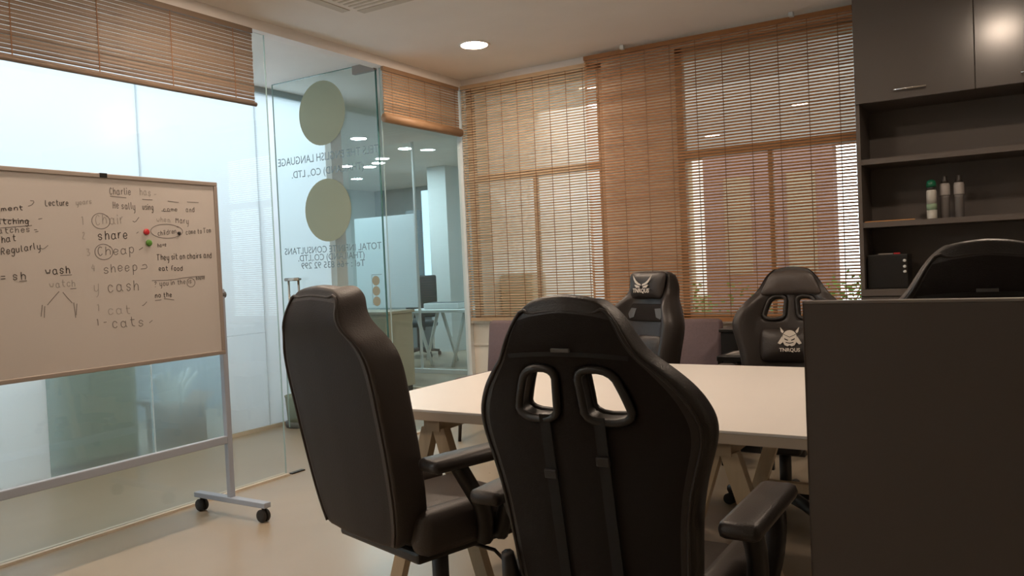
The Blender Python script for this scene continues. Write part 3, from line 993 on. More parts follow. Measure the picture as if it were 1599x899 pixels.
MARKS = [
    [(1.719, 1.534), (1.835, 1.529)],
    [(1.717, 1.498), (1.844, 1.511)],
    [(2.199, 1.652), (2.278, 1.648)],
    [(2.359, 1.645), (2.413, 1.645)],
    [(2.496, 1.643), (2.557, 1.639)],
    [(2.604, 1.644), (2.672, 1.644)],
    [(2.458, 1.594), (2.507, 1.593)],
    [(1.779, 1.279), (1.81, 1.281)],
    [(1.95, 1.298), (2.001, 1.299)],
    [(1.991, 1.238), (2.017, 1.239)],
    [(2.386, 1.259), (2.493, 1.258), (2.573, 1.268), (2.686, 1.271)],
    [(2.397, 1.163), (2.431, 1.165)],
    [(2.445, 1.17), (2.501, 1.16)],
    [(2.304, 1.541), (2.316, 1.535), (2.337, 1.56)],
    [(2.32, 1.484), (2.33, 1.491)],
    [(2.328, 1.406), (2.349, 1.418)],
    [(2.328, 1.143), (2.338, 1.146), (2.353, 1.16)],
    [(2.36, 1.059), (2.377, 1.07)],
    [(1.871, 1.417), (1.886, 1.411), (1.906, 1.428)],
    [(1.833, 1.591), (1.849, 1.597), (1.861, 1.614), (1.843, 1.615)],
    [(2.332, 1.316), (2.366, 1.318), (2.36, 1.339), (2.34, 1.333)],
    [(1.941, 1.229), (1.912, 1.2), (1.888, 1.174)],
    [(1.957, 1.225), (1.978, 1.197), (1.996, 1.176)],
    [(1.867, 1.176), (1.859, 1.127)],
    [(1.877, 1.17), (1.872, 1.121)],
    [(2.002, 1.178), (2.007, 1.111)],
    [(2.016, 1.172), (2.01, 1.122)],
    [(1.872, 1.538), (1.888, 1.542)],
    [(1.856, 1.484), (1.869, 1.487)],
]
RINGS = [(2.147, 1.537, 0.04, 0.035), (2.153, 1.398, 0.04, 0.035), (2.48, 1.496, 0.082, 0.034), (2.601, 1.241, 0.022, 0.022)]
rw = random.Random(11)
for (t, y0, z0, y1, z1, xh, ink) in WRITING:
    adv = sum(glyph_strokes(c)[1] for c in t)
    u = (y1 - y0) / adv                     # metres per grid unit across
    w = xh / 4.0                            # metres per grid unit up
    b = MB()
    cx = 0.0
    for ch in t:
        st, a = glyph_strokes(ch)
        jx, jz = rw.uniform(-0.3, 0.3), rw.uniform(-0.35, 0.35)
        for pts in st:
            pp = []
            for (px, pz) in pts:
                gx = (cx + px + jx + rw.uniform(-0.18, 0.18)) * u
                f = gx / max(1e-6, (y1 - y0))
                pp.append((XF + 3.52 + 0.0004, y0 - 2.0 + gx, z0 + (z1 - z0) * f + (pz + jz + rw.uniform(-0.18, 0.18)) * w))
            pp = chaikin(pp, 1)
            b.ribbon(pp, (1, 0, 0), 0.0042 if ink > 1.1 else 0.0034, 0.0004)
        cx += a
    if b.v and y1 > WY0 + 0.05:
        b.build('handwriting', M['ink'] if ink >= 0.95 else (M['ink_mid'] if ink >= 0.7 else M['ink_soft']), wbd)
for ln in MARKS:
    b = MB()
    b.ribbon(chaikin([(XF + 3.5204, p[0] - 2.0, p[1]) for p in ln], 1), (1, 0, 0), 0.0032, 0.0004)
    b.build('pen_stroke', M['ink_mid'], wbd)
for (cy, cz, ry, rz_) in RINGS:
    b = MB()
    pts = [(XF + 3.5204, cy - 2.0 + ry * math.cos(0.6 + k * 2 * PI / 26) * (1 + 0.004 * k), cz + rz_ * math.sin(0.6 + k * 2 * PI / 26)) for k in range(28)]
    b.ribbon(pts, (1, 0, 0), 0.0032, 0.0004)
    b.build('pen_ring', M['ink_mid'], wbd)
for (y, z, r, m_, lab) in ((2.370, 1.491, 0.0145, 'red', 'round red magnet on the whiteboard'), (2.380, 1.439, 0.0155, 'green', 'round green magnet on the whiteboard'), (2.547, 1.487, 0.008, 'black', 'tiny black magnet inside the drawn ring on the whiteboard')):
    b = MB().lathe([(r, 0), (r, 0.006), (r * 0.8, 0.009), (r * 0.3, 0.010), (0.0005, 0.010)], n=20, axis='X').build('magnet', M[m_], None, smooth=True)
    b.location = (XF + 0.0008, y, z)
    tag(b, lab, 'magnet')

# ------------------------------------------------------------------ table
tb = empty('meeting_table', (-1.32, 3.05, 0))
tag(tb, 'long white topped meeting table on pale timber A frame legs', 'table')
TX0, TX1, TY0, TY1 = -2.19, -0.44, 2.335, 3.765
tl = lambda x, y, z: (x + 1.32, y - 3.05, z)
MB().box(TX0 + 1.32, TX1 + 1.32, TY0 - 3.05, TY1 - 3.05, 0.7305, 0.740, bevel=0.002).build('tabletop', M['table_top'], tb)
MB().box(TX0 + 1.321, TX1 + 1.319, TY0 - 3.049, TY1 - 3.051, 0.700, 0.7303).build('edge_band', M['table_edge'], tb)


def slant(b, p, q, w, t, mi=0):
    """timber of section w (across) x t (depth along y) between p and q"""
    p, q = Vector(p), Vector(q)
    d = (q - p).normalized()
    s = Vector((0, 1, 0)).cross(d).normalized() * (w / 2)
    y = Vector((0, t / 2, 0))
    vs = []
    for e in (p, q):
        vs += [e - s - y, e + s - y, e + s + y, e - s + y]
    b.add(vs, [(0, 1, 2, 3), (7, 6, 5, 4), (0, 4, 5, 1), (1, 5, 6, 2), (2, 6, 7, 3), (3, 7, 4, 0)], mi)
    return b


for ax in (-1.83, -0.75):
    MB().box(ax + 1.32 - 0.035, ax + 1.32 + 0.035, TY0 + 0.03 - 3.05, 3.36 - 3.05, 0.655, 0.6995).build('trestle_beam', M['wood'], tb)
    for yy in (2.39, 3.30):
        for d in (-1, 1):
            slant(MB(), tl(ax + d * 0.026, yy, 0.66), tl(ax + d * 0.235, yy, 0.0), 0.052, 0.04).build('leg', M['wood'], tb)
        MB().box(ax + 1.32 - 0.12, ax + 1.32 + 0.12, yy - 3.05 - 0.014, yy - 3.05 + 0.014, 0.30, 0.34).build('leg_brace', M['wood'], tb)

# ------------------------------------------------------------------ racing style chairs
CF = [0, 0.115, 0.51, 0.63, 0.74, 0.86, 0.95, 1.0]
CF = [-c for c in reversed(CF[1:])] + CF
ROWS = [0.0, 0.010, 0.032, 0.065, 0.10, 0.132, 0.154, 0.195, 0.232, 0.278, 0.308, 0.345, 0.40, 0.47, 0.55, 0.63, 0.71, 0.76, 0.785]

STYLES = {
    'vented': dict(outline=[(0, 0.078), (0.010, 0.106), (0.032, 0.130), (0.065, 0.150), (0.10, 0.168), (0.135, 0.188), (0.160, 0.206), (0.195, 0.234), (0.230, 0.262),
                            (0.272, 0.284), (0.305, 0.290), (0.345, 0.285), (0.40, 0.266), (0.47, 0.248), (0.55, 0.238), (0.63, 0.232), (0.71, 0.224), (0.76, 0.210), (0.785, 0.18)],
                   edge=0.055, k=0.75, bolster=0.050, rear='fabric', front='leather', holes=True, arch=0.045, tr=0.011, tf=0.012),
    'winged': dict(outline=[(0, 0.115), (0.010, 0.140), (0.032, 0.152), (0.065, 0.154), (0.10, 0.156), (0.135, 0.166), (0.160, 0.182), (0.195, 0.208), (0.230, 0.234),
                            (0.272, 0.258), (0.305, 0.268), (0.345, 0.268), (0.40, 0.258), (0.47, 0.248), (0.55, 0.240), (0.63, 0.232), (0.71, 0.222), (0.76, 0.208), (0.785, 0.18)],
                   edge=0.07, k=0.9, bolster=0.075, rear='fabric', front='leather', holes=False, arch=0.008, tr=0.030, tf=0.030),
    'plain': dict(outline=[(0, 0.098), (0.010, 0.130), (0.032, 0.150), (0.065, 0.158), (0.10, 0.176), (0.135, 0.206), (0.160, 0.226), (0.195, 0.246), (0.230, 0.256),
                           (0.272, 0.260), (0.305, 0.260), (0.345, 0.259), (0.40, 0.258), (0.47, 0.256), (0.55, 0.250), (0.63, 0.242), (0.71, 0.226), (0.76, 0.205), (0.785, 0.17)],
                  edge=0.115, k=0.25, bolster=0.035, rear='fabric_b', front='leather_b', holes=False, arch=0.020, tr=0.030, tf=0.034),
}
BL, BT, BY, BZ = 0.785, math.radians(10.5), -0.255, 0.415


def bp(x, y, d):
    d = d + ARCH * (x / 0.15) ** 2 * max(0.0, 1 - d / 0.17)
    s = BL - d
    return Vector((x, BY - s * math.sin(BT) + y * math.cos(BT), BZ + s * math.cos(BT) + y * math.sin(BT)))


BN = Vector((0, math.cos(BT), math.sin(BT)))


ARCH = 0.040


def sstep(a, b, x):
    t = max(0, min(1, (x - a) / (b - a)))
    return t * t * (3 - 2 * t)


def rear_y(S, x, d):
    tp = 0.020 + S['tr'] * sstep(0, 0.12, d)
    return -tp + S['k'] * x * x - 0.016 * math.exp(-((d - 0.075) / 0.05) ** 2)


def front_y(S, cf, x, d):
    b = S['bolster'] * sstep(0.10, 0.24, d)
    a = abs(cf)
    bump = sstep(0.50, 0.80, a) * (1 - 0.55 * sstep(0.84, 1.0, a))
    base = S['tf'] + S['k'] * x * x * 0.9 + b * bump
    return base


def backrest(S, root):
    b = MB()
    nr, nc = len(ROWS), len(CF)
    F, B = [], []
    for d in ROWS:
        w = interp(S['outline'], d)
        fr, br = [], []
        for c in CF:
            x = c * w
            ry = rear_y(S, x, d)
            fy = front_y(S, c, x, d)
            if abs(c) > 0.99:
                mid = (ry + fy) / 2
                ry, fy = max(ry, mid - S['edge'] / 2), max(min(fy, mid + S['edge'] / 2), ry + S['edge'])
            if d < 0.012 or d > 0.77:
                mid = (ry + fy) / 2
                ry, fy = mid + (ry - mid) * 0.8, mid + (fy - mid) * 0.8
            fr.append(bp(x, fy, d)); br.append(bp(x, ry, d))
        F.append(fr); B.append(br)
    vs = [v for r in F for v in r] + [v for r in B for v in r]
    fi = lambda r, c: r * nc + c
    bi = lambda r, c: nr * nc + r * nc + c
    faces, mi = [], []

    def hole(r, c):
        if not S['holes'] or not (0 <= r < nr - 1 and 0 <= c < nc - 1):
            return False
        a = (abs(CF[c]) + abs(CF[c + 1])) / 2
        return 6 <= r <= 8 and 0.115 < a < 0.51
    for r in range(nr - 1):
        for c in range(nc - 1):
            if hole(r, c):
                for (r2, c2, p, q) in ((r - 1, c, (r, c), (r, c + 1)), (r + 1, c, (r + 1, c + 1), (r + 1, c)), (r, c - 1, (r + 1, c), (r, c)), (r, c + 1, (r, c + 1), (r + 1, c + 1))):
                    if not hole(r2, c2):
                        faces.append((fi(*p), fi(*q), bi(*q), bi(*p))); mi.append(0)
                continue
            faces.append((fi(r, c), fi(r, c + 1), fi(r + 1, c + 1), fi(r + 1, c))); mi.append(0)
            a = (abs(CF[c]) + abs(CF[c + 1])) / 2
            faces.append((bi(r, c), bi(r + 1, c), bi(r + 1, c + 1), bi(r, c + 1)))
            mi.append(0 if (a > 0.90 or r < 2) else 1)
    for r in range(nr - 1):
        faces.append((fi(r, 0), fi(r + 1, 0), bi(r + 1, 0), bi(r, 0))); mi.append(0)
        faces.append((fi(r, nc - 1), bi(r, nc - 1), bi(r + 1, nc - 1), fi(r + 1, nc - 1))); mi.append(0)
    for c in range(nc - 1):
        faces.append((fi(0, c), bi(0, c), bi(0, c + 1), fi(0, c + 1))); mi.append(0)
        faces.append((fi(nr - 1, c), fi(nr - 1, c + 1), bi(nr - 1, c + 1), bi(nr - 1, c))); mi.append(0)
    b.v = [tuple(v) for v in vs]
    b.f = faces
    b.mi = mi
    o = b.build('backrest', [M[S['front']], M[S['rear']]], root, smooth=True, sub=2)
    # piping along the rear edge
    pts = []
    for d in reversed(ROWS[1:-1]):
        w = interp(S['outline'], d)
        pts.append(bp(-0.925 * w, rear_y(S, 0.925 * w, d) - 0.001, d))
    for c in (-0.7, -0.35, 0, 0.35, 0.7):
        x = c * interp(S['outline'], 0.010)
        pts.append(bp(x, rear_y(S, x, 0.02) + 0.001, 0.030 if S['holes'] else 0.024))
    for d in ROWS[1:-1]:
        w = interp(S['outline'], d)
        pts.append(bp(0.925 * w, rear_y(S, 0.925 * w, d) - 0.001, d))
    MB().tube(chaikin(pts, 1), 0.0042, 6).build('piping', M[S['front']], root, smooth=True)
    if S['holes']:
        for sgn in (-1, 1):
            loop = []
            for (d, c) in ((0.154, 0.115), (0.154, 0.51), (0.216, 0.51), (0.278, 0.51), (0.278, 0.115), (0.216, 0.115)):
                w = interp(S['outline'], d)
                loop.append((sgn * c * w, d))
            cx = sum(p[0] for p in loop) / 6
            cd = sum(p[1] for p in loop) / 6
            loop = [((p[0] - cx) * 0.97 + cx, (p[1] - cd) * 0.97 + cd) for p in loop]
            vf = MB()
            rp = chaikin([bp(x, rear_y(S, x, d) - 0.002, d) for x, d in loop], 2, True)
            fp_ = chaikin([bp(x, front_y(S, x / interp(S['outline'], d), x, d) + 0.002, d) for x, d in loop], 2, True)
            vf.tube(rp, 0.0095, 8, closed=True)
            vf.tube(fp_, 0.0095, 8, closed=True)
            n = len(rp)
            # sleeve through the thickness
            ctr = sum(rp, Vector()) / n
            sl = [p + (ctr - p).normalized() * 0.004 for p in rp]
            ctf = sum(fp_, Vector()) / n
            sf = [p + (ctf - p).normalized() * 0.004 for p in fp_]
            vf.add(sl + sf, [(k, (k + 1) % n, n + (k + 1) % n, n + k) for k in range(n)])
            vf.build('vent_frame', M['plastic'], root, smooth=True)
    return o


def pad(name, root, S, d0, d1, hw0, hw1, thick, m, sub=2, follow=True):
    """padded cushion on the front of the backrest between two heights"""
    b = MB()
    nu, nv = 6, 5
    vs = []
    for layer in (0, 1):
        for j in range(nv + 1):
            d = d0 + (d1 - d0) * j / nv
            w = hw0 + (hw1 - hw0) * j / nv
            ej = min(j, nv - j)
            for i in range(nu + 1):
                x = w * (2 * i / nu - 1)
                if ej == 0:
                    x *= 0.94
                ei = min(i, nu - i)
                ed = 0.35 if (ei == 0 or ej == 0) else (0.85 if (ei == 1 or ej == 1) else 1.0)
                y0 = S['tf'] + 0.002 + S['k'] * x * x * 0.9
                vs.append(bp(x, y0 if layer == 0 else y0 + thick * ed + 0.004, d))
    n1 = (nu + 1) * (nv + 1)
    q = lambda l, j, i: l * n1 + j * (nu + 1) + i
    fs = []
    for j in range(nv):
        for i in range(nu):
            fs.append((q(1, j, i), q(1, j, i + 1), q(1, j + 1, i + 1), q(1, j + 1, i)))
            fs.append((q(0, j, i), q(0, j + 1, i), q(0, j + 1, i + 1), q(0, j, i + 1)))
    for j in range(nv):
        fs.append((q(0, j, 0), q(1, j, 0), q(1, j + 1, 0), q(0, j + 1, 0)))
        fs.append((q(0, j, nu), q(0, j + 1, nu), q(1, j + 1, nu), q(1, j, nu)))
    for i in range(nu):
        fs.append((q(0, 0, i), q(0, 0, i + 1), q(1, 0, i + 1), q(1, 0, i)))
        fs.append((q(0, nv, i), q(1, nv, i), q(1, nv, i + 1), q(0, nv, i + 1)))
    b.add(vs, fs)
    return b.build(name, m, root, smooth=True, sub=sub)


def flat_poly(b, pts, y, th=0.0015):
    """thin plate lying on a surface parallel to the back; pts are (x, d)"""
    n = len(pts)
    a = [bp(x, y, d) for x, d in pts]
    c = [p + BN * th for p in a]
    b.add(a + c, [tuple(range(n)), tuple(range(n, 2 * n))] + [(k, (k + 1) % n, n + (k + 1) % n, n + k) for k in range(n)])


def on_back_text(body, root, x, d, y, width, m):
    t = text_mesh('brand_word', body, 0.03, m, root, 0.0005, 0.0006)
    w0 = max(v.co.x for v in t.data.vertices) - min(v.co.x for v in t.data.vertices)
    s = width / w0
    # text x axis runs to the sitter's right-hand viewer: facing +y the reader sees -x to the right
    ex = Vector((-1, 0, 0))
    ey = Vector((0, -math.sin(BT), math.cos(BT)))
    ez = ex.cross(ey)
    p = bp(x, y, d)
    t.data.transform(Matrix(((ex.x * s, ey.x * s, ez.x, p.x), (ex.y * s, ey.y * s, ez.y, p.y), (ex.z * s, ey.z * s, ez.z, p.z), (0, 0, 0, 1))))
    return t


def make_chair(style):
    global ARCH
    S = STYLES[style]
    ARCH = S['arch']
    r = empty('racing_chair')
    backrest(S, r)
    lm = M[S['front']]
    if style == 'vented':
        pad('headrest_pad', r, S, 0.020, 0.150, 0.108, 0.160, 0.028, M['leather_b'])
        pad('lumbar_pillow', r, S, 0.325, 0.50, 0.15, 0.155, 0.050, M['leather'])
        em = MB()
        yy = 0.074
        cx, cd = 0.0, 0.385
        dome = [(cx + 0.034 * math.cos(t), cd - 0.012 - 0.034 * math.sin(t)) for t in [k * PI / 10 for k in range(11)]]
        jaw = [(-0.036, cd + 0.008), (-0.024, cd + 0.030), (-0.010, cd + 0.036), (0, cd + 0.030), (0.010, cd + 0.036), (0.024, cd + 0.030), (0.036, cd + 0.008)]
        flat_poly(em, dome + jaw, yy)
        for s in (-1, 1):
            flat_poly(em, [(s * 0.036, cd - 0.016), (s * 0.058, cd + 0.020), (s * 0.046, cd + 0.026), (s * 0.034, cd + 0.016)], yy)
            flat_poly(em, [(s * 0.028, cd - 0.040), (s * 0.046, cd - 0.062), (s * 0.042, cd - 0.038), (s * 0.034, cd - 0.030)], yy)
        em.build('emblem', M['logo'], r)
        dt = MB()
        for s in (-1, 1):
            flat_poly(dt, [(s * 0.006, cd + 0.004), (s * 0.026, cd - 0.006), (s * 0.024, cd + 0.002), (s * 0.010, cd + 0.008)], yy + 0.0018, 0.0006)
            flat_poly(dt, [(0, cd + 0.018), (s * 0.018, cd + 0.014), (s * 0.020, cd + 0.018), (0, cd + 0.023)], yy + 0.0018, 0.0006)
        flat_poly(dt, [(-0.030, cd - 0.026), (0, cd - 0.012), (0.030, cd - 0.026), (0.030, cd - 0.023), (0, cd - 0.009), (-0.030, cd - 0.023)], yy + 0.0018, 0.0006)
        dt.build('emblem_lines', M['logo_dark'], r)
        on_back_text('TNRQUS', r, 0, 0.440, 0.0750, 0.10, M['logo'])
        # straps at the rear, running down from the vents
        for s, dd in ((-1, 0.40), (1, 0.36)):
            ds = [0.262, 0.30, 0.35, 0.42, 0.50, 0.58, 0.66, 0.74]
            pts = [bp(s * 0.066, rear_y(S, 0.066, d) - 0.006, d) for d in ds]
            st = MB().ribbon(pts, -BN, 0.026, 0.0025).build('strap', M['webbing'], r)
            p = bp(s * 0.066, rear_y(S, 0.066, dd) - 0.010, dd)
            bk_ = MB().box(-0.016, 0.016, -0.006, 0.005, -0.011, 0.011, bevel=0.003, mtx=Matrix.Translation(p) @ Matrix.Rotation(BT, 4, 'X')).build('buckle', M['plastic'], st)
        pts = []
        for k in range(13):
            x = -0.144 + k * 0.024
            pts.append(bp(x, rear_y(S, x, 0.125) - 0.0005, 0.122))
        MB().ribbon(pts, -BN, 0.010, 0.0025).build('headrest_crease_shade', M['webbing'], r)  # thin dark ribbon painted in as the shade of the headrest fold
        MB().box(-0.022, 0.022, -0.003, 0.003, -0.004, 0.004, bevel=0.001, mtx=Matrix.Translation(bp(0.0, rear_y(S, 0, 0.12) - 0.006, 0.112)) @ Matrix.Rotation(BT, 4, 'X')).build('brand_tag', M['plastic_g'], r)
    if style == 'winged':
        pad('headrest_pillow', r, S, 0.005, 0.160, 0.142, 0.120, 0.060, M['leather'])
        pad('lumbar_pillow', r, S, 0.36, 0.54, 0.15, 0.155, 0.045, M['leather'])
        yy = 0.103
        em = MB()
        g = 1.3
        for s in (-1, 1):
            out = [(s * 0.055 * g, 0.012 + 0.022), (s * 0.049 * g, 0.058), (s * 0.038 * g, 0.077), (s * 0.022 * g, 0.089), (s * 0.004, 0.094)]
            inn = [(s * 0.006, 0.085), (s * 0.020 * g, 0.078), (s * 0.034 * g, 0.065), (s * 0.047 * g, 0.046)]
            flat_poly(em, out + inn, yy)
            flat_poly(em, [(s * 0.010, 0.099), (s * 0.034 * g, 0.088), (s * 0.042 * g, 0.089), (s * 0.030 * g, 0.104), (s * 0.014, 0.105)], yy)
        em.build('emblem', M['logo'], r)
        on_back_text('TNRQUS', r, 0, 0.122, yy + 0.001, 0.125, M['logo'])
        for s in (-1, 1):
            v_ = MB()
            pts = [(s * 0.070, 0.215), (s * 0.110, 0.212), (s * 0.132, 0.245), (s * 0.118, 0.272), (s * 0.086, 0.262)]
            flat_poly(v_, pts, 0.050, 0.006)
            v_.build('vent_cover', M['plastic_g'], r)
        pad('shoulder_panel', r, S, 0.185, 0.285, 0.135, 0.150, 0.012, M['fabric'])
    if style == 'plain':
        pad('headrest_pad', r, S, 0.015, 0.135, 0.135, 0.150, 0.035, M['leather_b'])
        pad('lumbar_pillow', r, S, 0.38, 0.56, 0.17, 0.175, 0.040, M['leather_b'])
    # seat
    MB().box(-0.185, 0.185, -0.24, 0.205, 0.40, 0.49, bevel=0.03).build('seat', lm, r, smooth=True)
    for s in (-1, 1):
        MB().box(min(s * 0.175, s * 0.27), max(s * 0.175, s * 0.27), -0.25, 0.175, 0.39, 0.525, bevel=0.035).build('seat_bolster', lm, r, smooth=True)
    MB().box(-0.22, 0.22, -0.24, 0.17, 0.365, 0.402, bevel=0.01).build('seat_pan', M['plastic'], r)
    MB().box(-0.09, 0.09, -0.13, 0.13, 0.32, 0.364, bevel=0.01).build('tilt_mechanism', M['plastic'], r)
    for s in (-1, 1):
        if style != 'plain':
            MB().tube([(s * 0.250, -0.18, 0.42), (s * 0.252, -0.25, 0.45), (s * 0.235, -0.295, 0.56)], [0.026, 0.028, 0.016], 8, flat=1.0).build('hinge_cover', M['plastic'], r, smooth=True)
        arm = MB().box(s * 0.318 - 0.046, s * 0.318 + 0.046, -0.27, 0.10, 0.655, 0.695, bevel=0.017).build('armrest_pad', M['leather'], r, smooth=True)
        sup = MB()
        sup.tube(chaikin([(s * 0.31, -0.15, 0.655), (s * 0.315, -0.12, 0.60), (s * 0.30, -0.05, 0.50), (s * 0.27, -0.03, 0.40)], 2), 0.026, 8)
        sup.tube(chaikin([(s * 0.31, 0.06, 0.655), (s * 0.318, 0.06, 0.60), (s * 0.31, 0.03, 0.50), (s * 0.27, 0.03, 0.40)], 2), 0.026, 8)
        sup.build('armrest_support', M['plastic'], r, smooth=True)
    MB().tube([(0.08, 0.03, 0.34), (0.22, 0.05, 0.335), (0.27, 0.05, 0.31), (0.275, 0.05, 0.27)], 0.006, 6).build('tilt_lever', M['dark_steel'], r, smooth=True)
    MB().cyl((0, 0, 0.10), (0, 0, 0.325), 0.028, 16).build('gas_lift', M['plastic'], r, smooth=True)
    MB().lathe([(0.045, 0.07), (0.05, 0.08), (0.05, 0.12), (0.036, 0.14), (0.03, 0.16)], n=20).build('base_hub', M['plastic'], r, smooth=True)
    for k in range(5):
        t = 2 * PI * k / 5 - 0.314
        c, s_ = math.cos(t), math.sin(t)
        MB().tube([(0.03 * c, 0.03 * s_, 0.105), (0.18 * c, 0.18 * s_, 0.10), (0.31 * c, 0.31 * s_, 0.078)], [0.032, 0.027, 0.02], 8).build('base_leg', M['plastic'], r, smooth=True)
        cs = MB()
        for dd in (-0.012, 0.012):
            cs.lathe([(0.01, -0.008), (0.026, -0.007), (0.029, 0), (0.026, 0.007), (0.01, 0.008)], (0.305 * c - dd * s_, 0.305 * s_ + dd * c, 0.029), 14, axis='X' if abs(s_) > abs(c) else 'Y')
        cs.cyl((0.305 * c, 0.305 * s_, 0.03), (0.305 * c, 0.305 * s_, 0.075), 0.007, 8)
        cs.build('caster', M['rubber'], r, smooth=True)
    return r


LOWER = ('gas_lift', 'base_hub', 'base_leg', 'caster')


def place(o, x, y, az, lift, label, group='black racing chairs', wide=1.0, tall=1.0):
    """az: direction the chair faces, degrees clockwise from +Y"""
    o.location = (x, y, 0)
    o.rotation_euler = (0, 0, -math.radians(az))
    tag(o, label, 'chair', group)
    for c in o.children:
        nm = c.name.split('.')[0]
        if nm == 'gas_lift':
            c.scale = (1, 1, 1 + (lift + 0.004) / 0.325)
        elif nm not in LOWER:
            c.location = (0, 0, lift)
    return o


vented = make_chair('vented')
plain = make_chair('plain')
winged = make_chair('winged')
place(plain, -1.615, 2.10, 16, 0.032, 'plain black racing chair without vents at the table corner by the open door')
place(vented, -0.81, 1.92, 0, 0.0, 'black racing chair with two vent holes and straps, back turned before the table')
c4 = copy_tree(vented)
place(c4, -0.93, 3.94, 176, 0.0, 'black racing chair with a pale mask emblem facing across the table')
c5 = copy_tree(vented)
place(c5, -0.07, 2.55, -4, 0.08, 'black racing chair with raised seat behind the dark partition')
place(winged, -1.83, 3.90, 203, 0.0, 'black racing chair with silver wing emblem on its headrest pillow')

# ------------------------------------------------------------------ mauve chairs by the window
mv = empty('mauve_chair')
b_ = MB()
prof = [(-0.235, 0.0), (0.235, 0.0)]
MB().box(-0.245, 0.245, -0.035, 0.035, 0, 0.44, bevel=0.03).build('backrest', M['mauve'], mv, smooth=True)
bb = mv.children[0]
bb.location = (0, -0.20, 0.405)
bb.rotation_euler = (math.radians(8), 0, 0)
MB().box(-0.24, 0.24, -0.20, 0.26, 0.38, 0.46, bevel=0.03).build('seat', M['mauve'], mv, smooth=True)
for sx in (-1, 1):
    for sy in (-1, 1):
        MB().cyl((sx * 0.19, 0.03 + sy * 0.18, 0.385), (sx * 0.21, 0.03 + sy * 0.205, 0.0), 0.016, 10, r2=0.012).build('leg', M['dark_steel'], mv, smooth=True)
mv.location = (-3.20, 4.97, 0)
mv.rotation_euler = (0, 0, PI - 0.05)
tag(mv, 'mauve fabric chair under the corner blind', 'chair', 'mauve fabric chairs')
mv2 = copy_tree(mv)
mv2.location = (-1.87, 5.06, 0)
mv2.rotation_euler = (0, 0, PI + 0.03)
tag(mv2, 'mauve fabric chair under the russet blind', 'chair', 'mauve fabric chairs')

# small dark stand with grey papers between the chairs
sd = empty('side_table', (-1.34, 4.90, 0))
tag(sd, 'small black side table under the russet blind', 'side table')
MB().box(-0.16, 0.16, -0.16, 0.16, 0.63, 0.66, bevel=0.004).build('top', M['black'], sd)
MB().box(-0.126, 0.126, -0.126, 0.126, 0.56, 0.58).build('shelf', M['card'], sd)
for sx in (-1, 1):
    for sy in (-1, 1):
        MB().box(sx * 0.14 - 0.014, sx * 0.14 + 0.014, sy * 0.14 - 0.014, sy * 0.14 + 0.014, 0, 0.63).build('leg', M['black'], sd)
pp = MB()
pp.add([(-0.13, -0.1, 0), (0.12, -0.1, 0), (0.12, 0.1, 0), (-0.13, 0.1, 0), (0.12, -0.1, 0.035), (0.02, -0.1, 0.03), (0.12, 0.1, 0.035), (0.02, 0.1, 0.03)],
       [(0, 1, 2, 3), (0, 5, 4, 1), (3, 2, 6, 7), (1, 4, 6, 2), (5, 7, 6, 4), (0, 3, 7, 5)])
po = tag(pp.build('paper_stack', M['paper']), 'wedge of grey papers on the small black side table', 'papers')
po.location = (-1.34, 4.90, 0.661)
bc = empty('black_cabinet', (-1.33, 5.27, 0))
tag(bc, 'low black cabinet standing under the russet blind beside the mauve chair', 'cabinet')
MB().box(-0.25, 0.25, -0.17, 0.17, 0.05, 0.77, bevel=0.004).build('body', M['black'], bc)
MB().box(-0.26, 0.26, -0.18, 0.18, 0.7702, 0.79, bevel=0.003).build('top', M['black'], bc)
MB().box(-0.24, 0.24, -0.15, 0.15, 0, 0.05).build('plinth', M['plastic'], bc)
for a in (-0.245, 0.002):
    d = MB().box(a, a + 0.243, -0.186, -0.1702, 0.07, 0.76).build('door', M['black'], bc)
    MB().box(a + 0.11, a + 0.13, -0.20, -0.1862, 0.60, 0.70).build('handle', M['dark_steel'], d)

# ------------------------------------------------------------------ tall built-in cabinet
CX0, CW, CY0, CY1 = -0.757, 0.627, 5.25, YW - 0.005
upl = ['taupe gloss upper cabinet at the end next to the russet blind', 'taupe gloss upper cabinet second from the russet blind', 'taupe gloss upper cabinet third from the russet blind', 'taupe gloss upper cabinet at the side wall']
for i in range(4):
    x0 = CX0 + i * CW
    e = empty('upper_cabinet', (x0, CY0, 2.13))
    tag(e, upl[i], 'cabinet', 'upper cabinets')
    MB().box(0.0005, CW - 0.0005, 0.0, CY1 - CY0, 0, ZC - 2.13 - 0.002).build('body', M['cab_body'], e)
    d = MB().box(0.002, CW - 0.002, -0.020, -0.0005, -0.004, ZC - 2.13 - 0.006, bevel=0.0015).build('door', M['cab_dark'], e)
    h = MB()
    h.cyl((0.215, -0.045, 0.048), (0.385, -0.045, 0.048), 0.0055, 10)
    for hx in (0.235, 0.365):
        h.cyl((hx, -0.045, 0.048), (hx, -0.020, 0.048), 0.004, 8)
    h.build('handle', M['chrome'], d, smooth=True)
sh = empty('open_shelf', (CX0, CY0, 1.02))
tag(sh, 'dark taupe open shelf unit under the upper cabinets', 'shelf')
TW = CW * 4
MB().box(0, 0.022, 0, CY1 - CY0, 0, 1.109).build('side_panel', M['cab_body'], sh)
MB().box(TW - 0.022, TW, 0, CY1 - CY0, 0, 1.109).build('side_panel', M['cab_body'], sh)
MB().box(0.022, TW - 0.022, CY1 - CY0 - 0.012, CY1 - CY0, 0, 1.109).build('back_panel', M['cab_body'], sh)
for z in (1.764, 1.388):
    MB().box(0.022, TW - 0.022, 0.004, CY1 - CY0 - 0.012, z - 1.02, z - 1.02 + 0.032).build('shelf_board', M['cab_body'], sh)
MB().box(CW * 2 - 0.011, CW * 2 + 0.011, 0.006, CY1 - CY0 - 0.012, 0, 0.367).build('divider', M['cab_body'], sh)
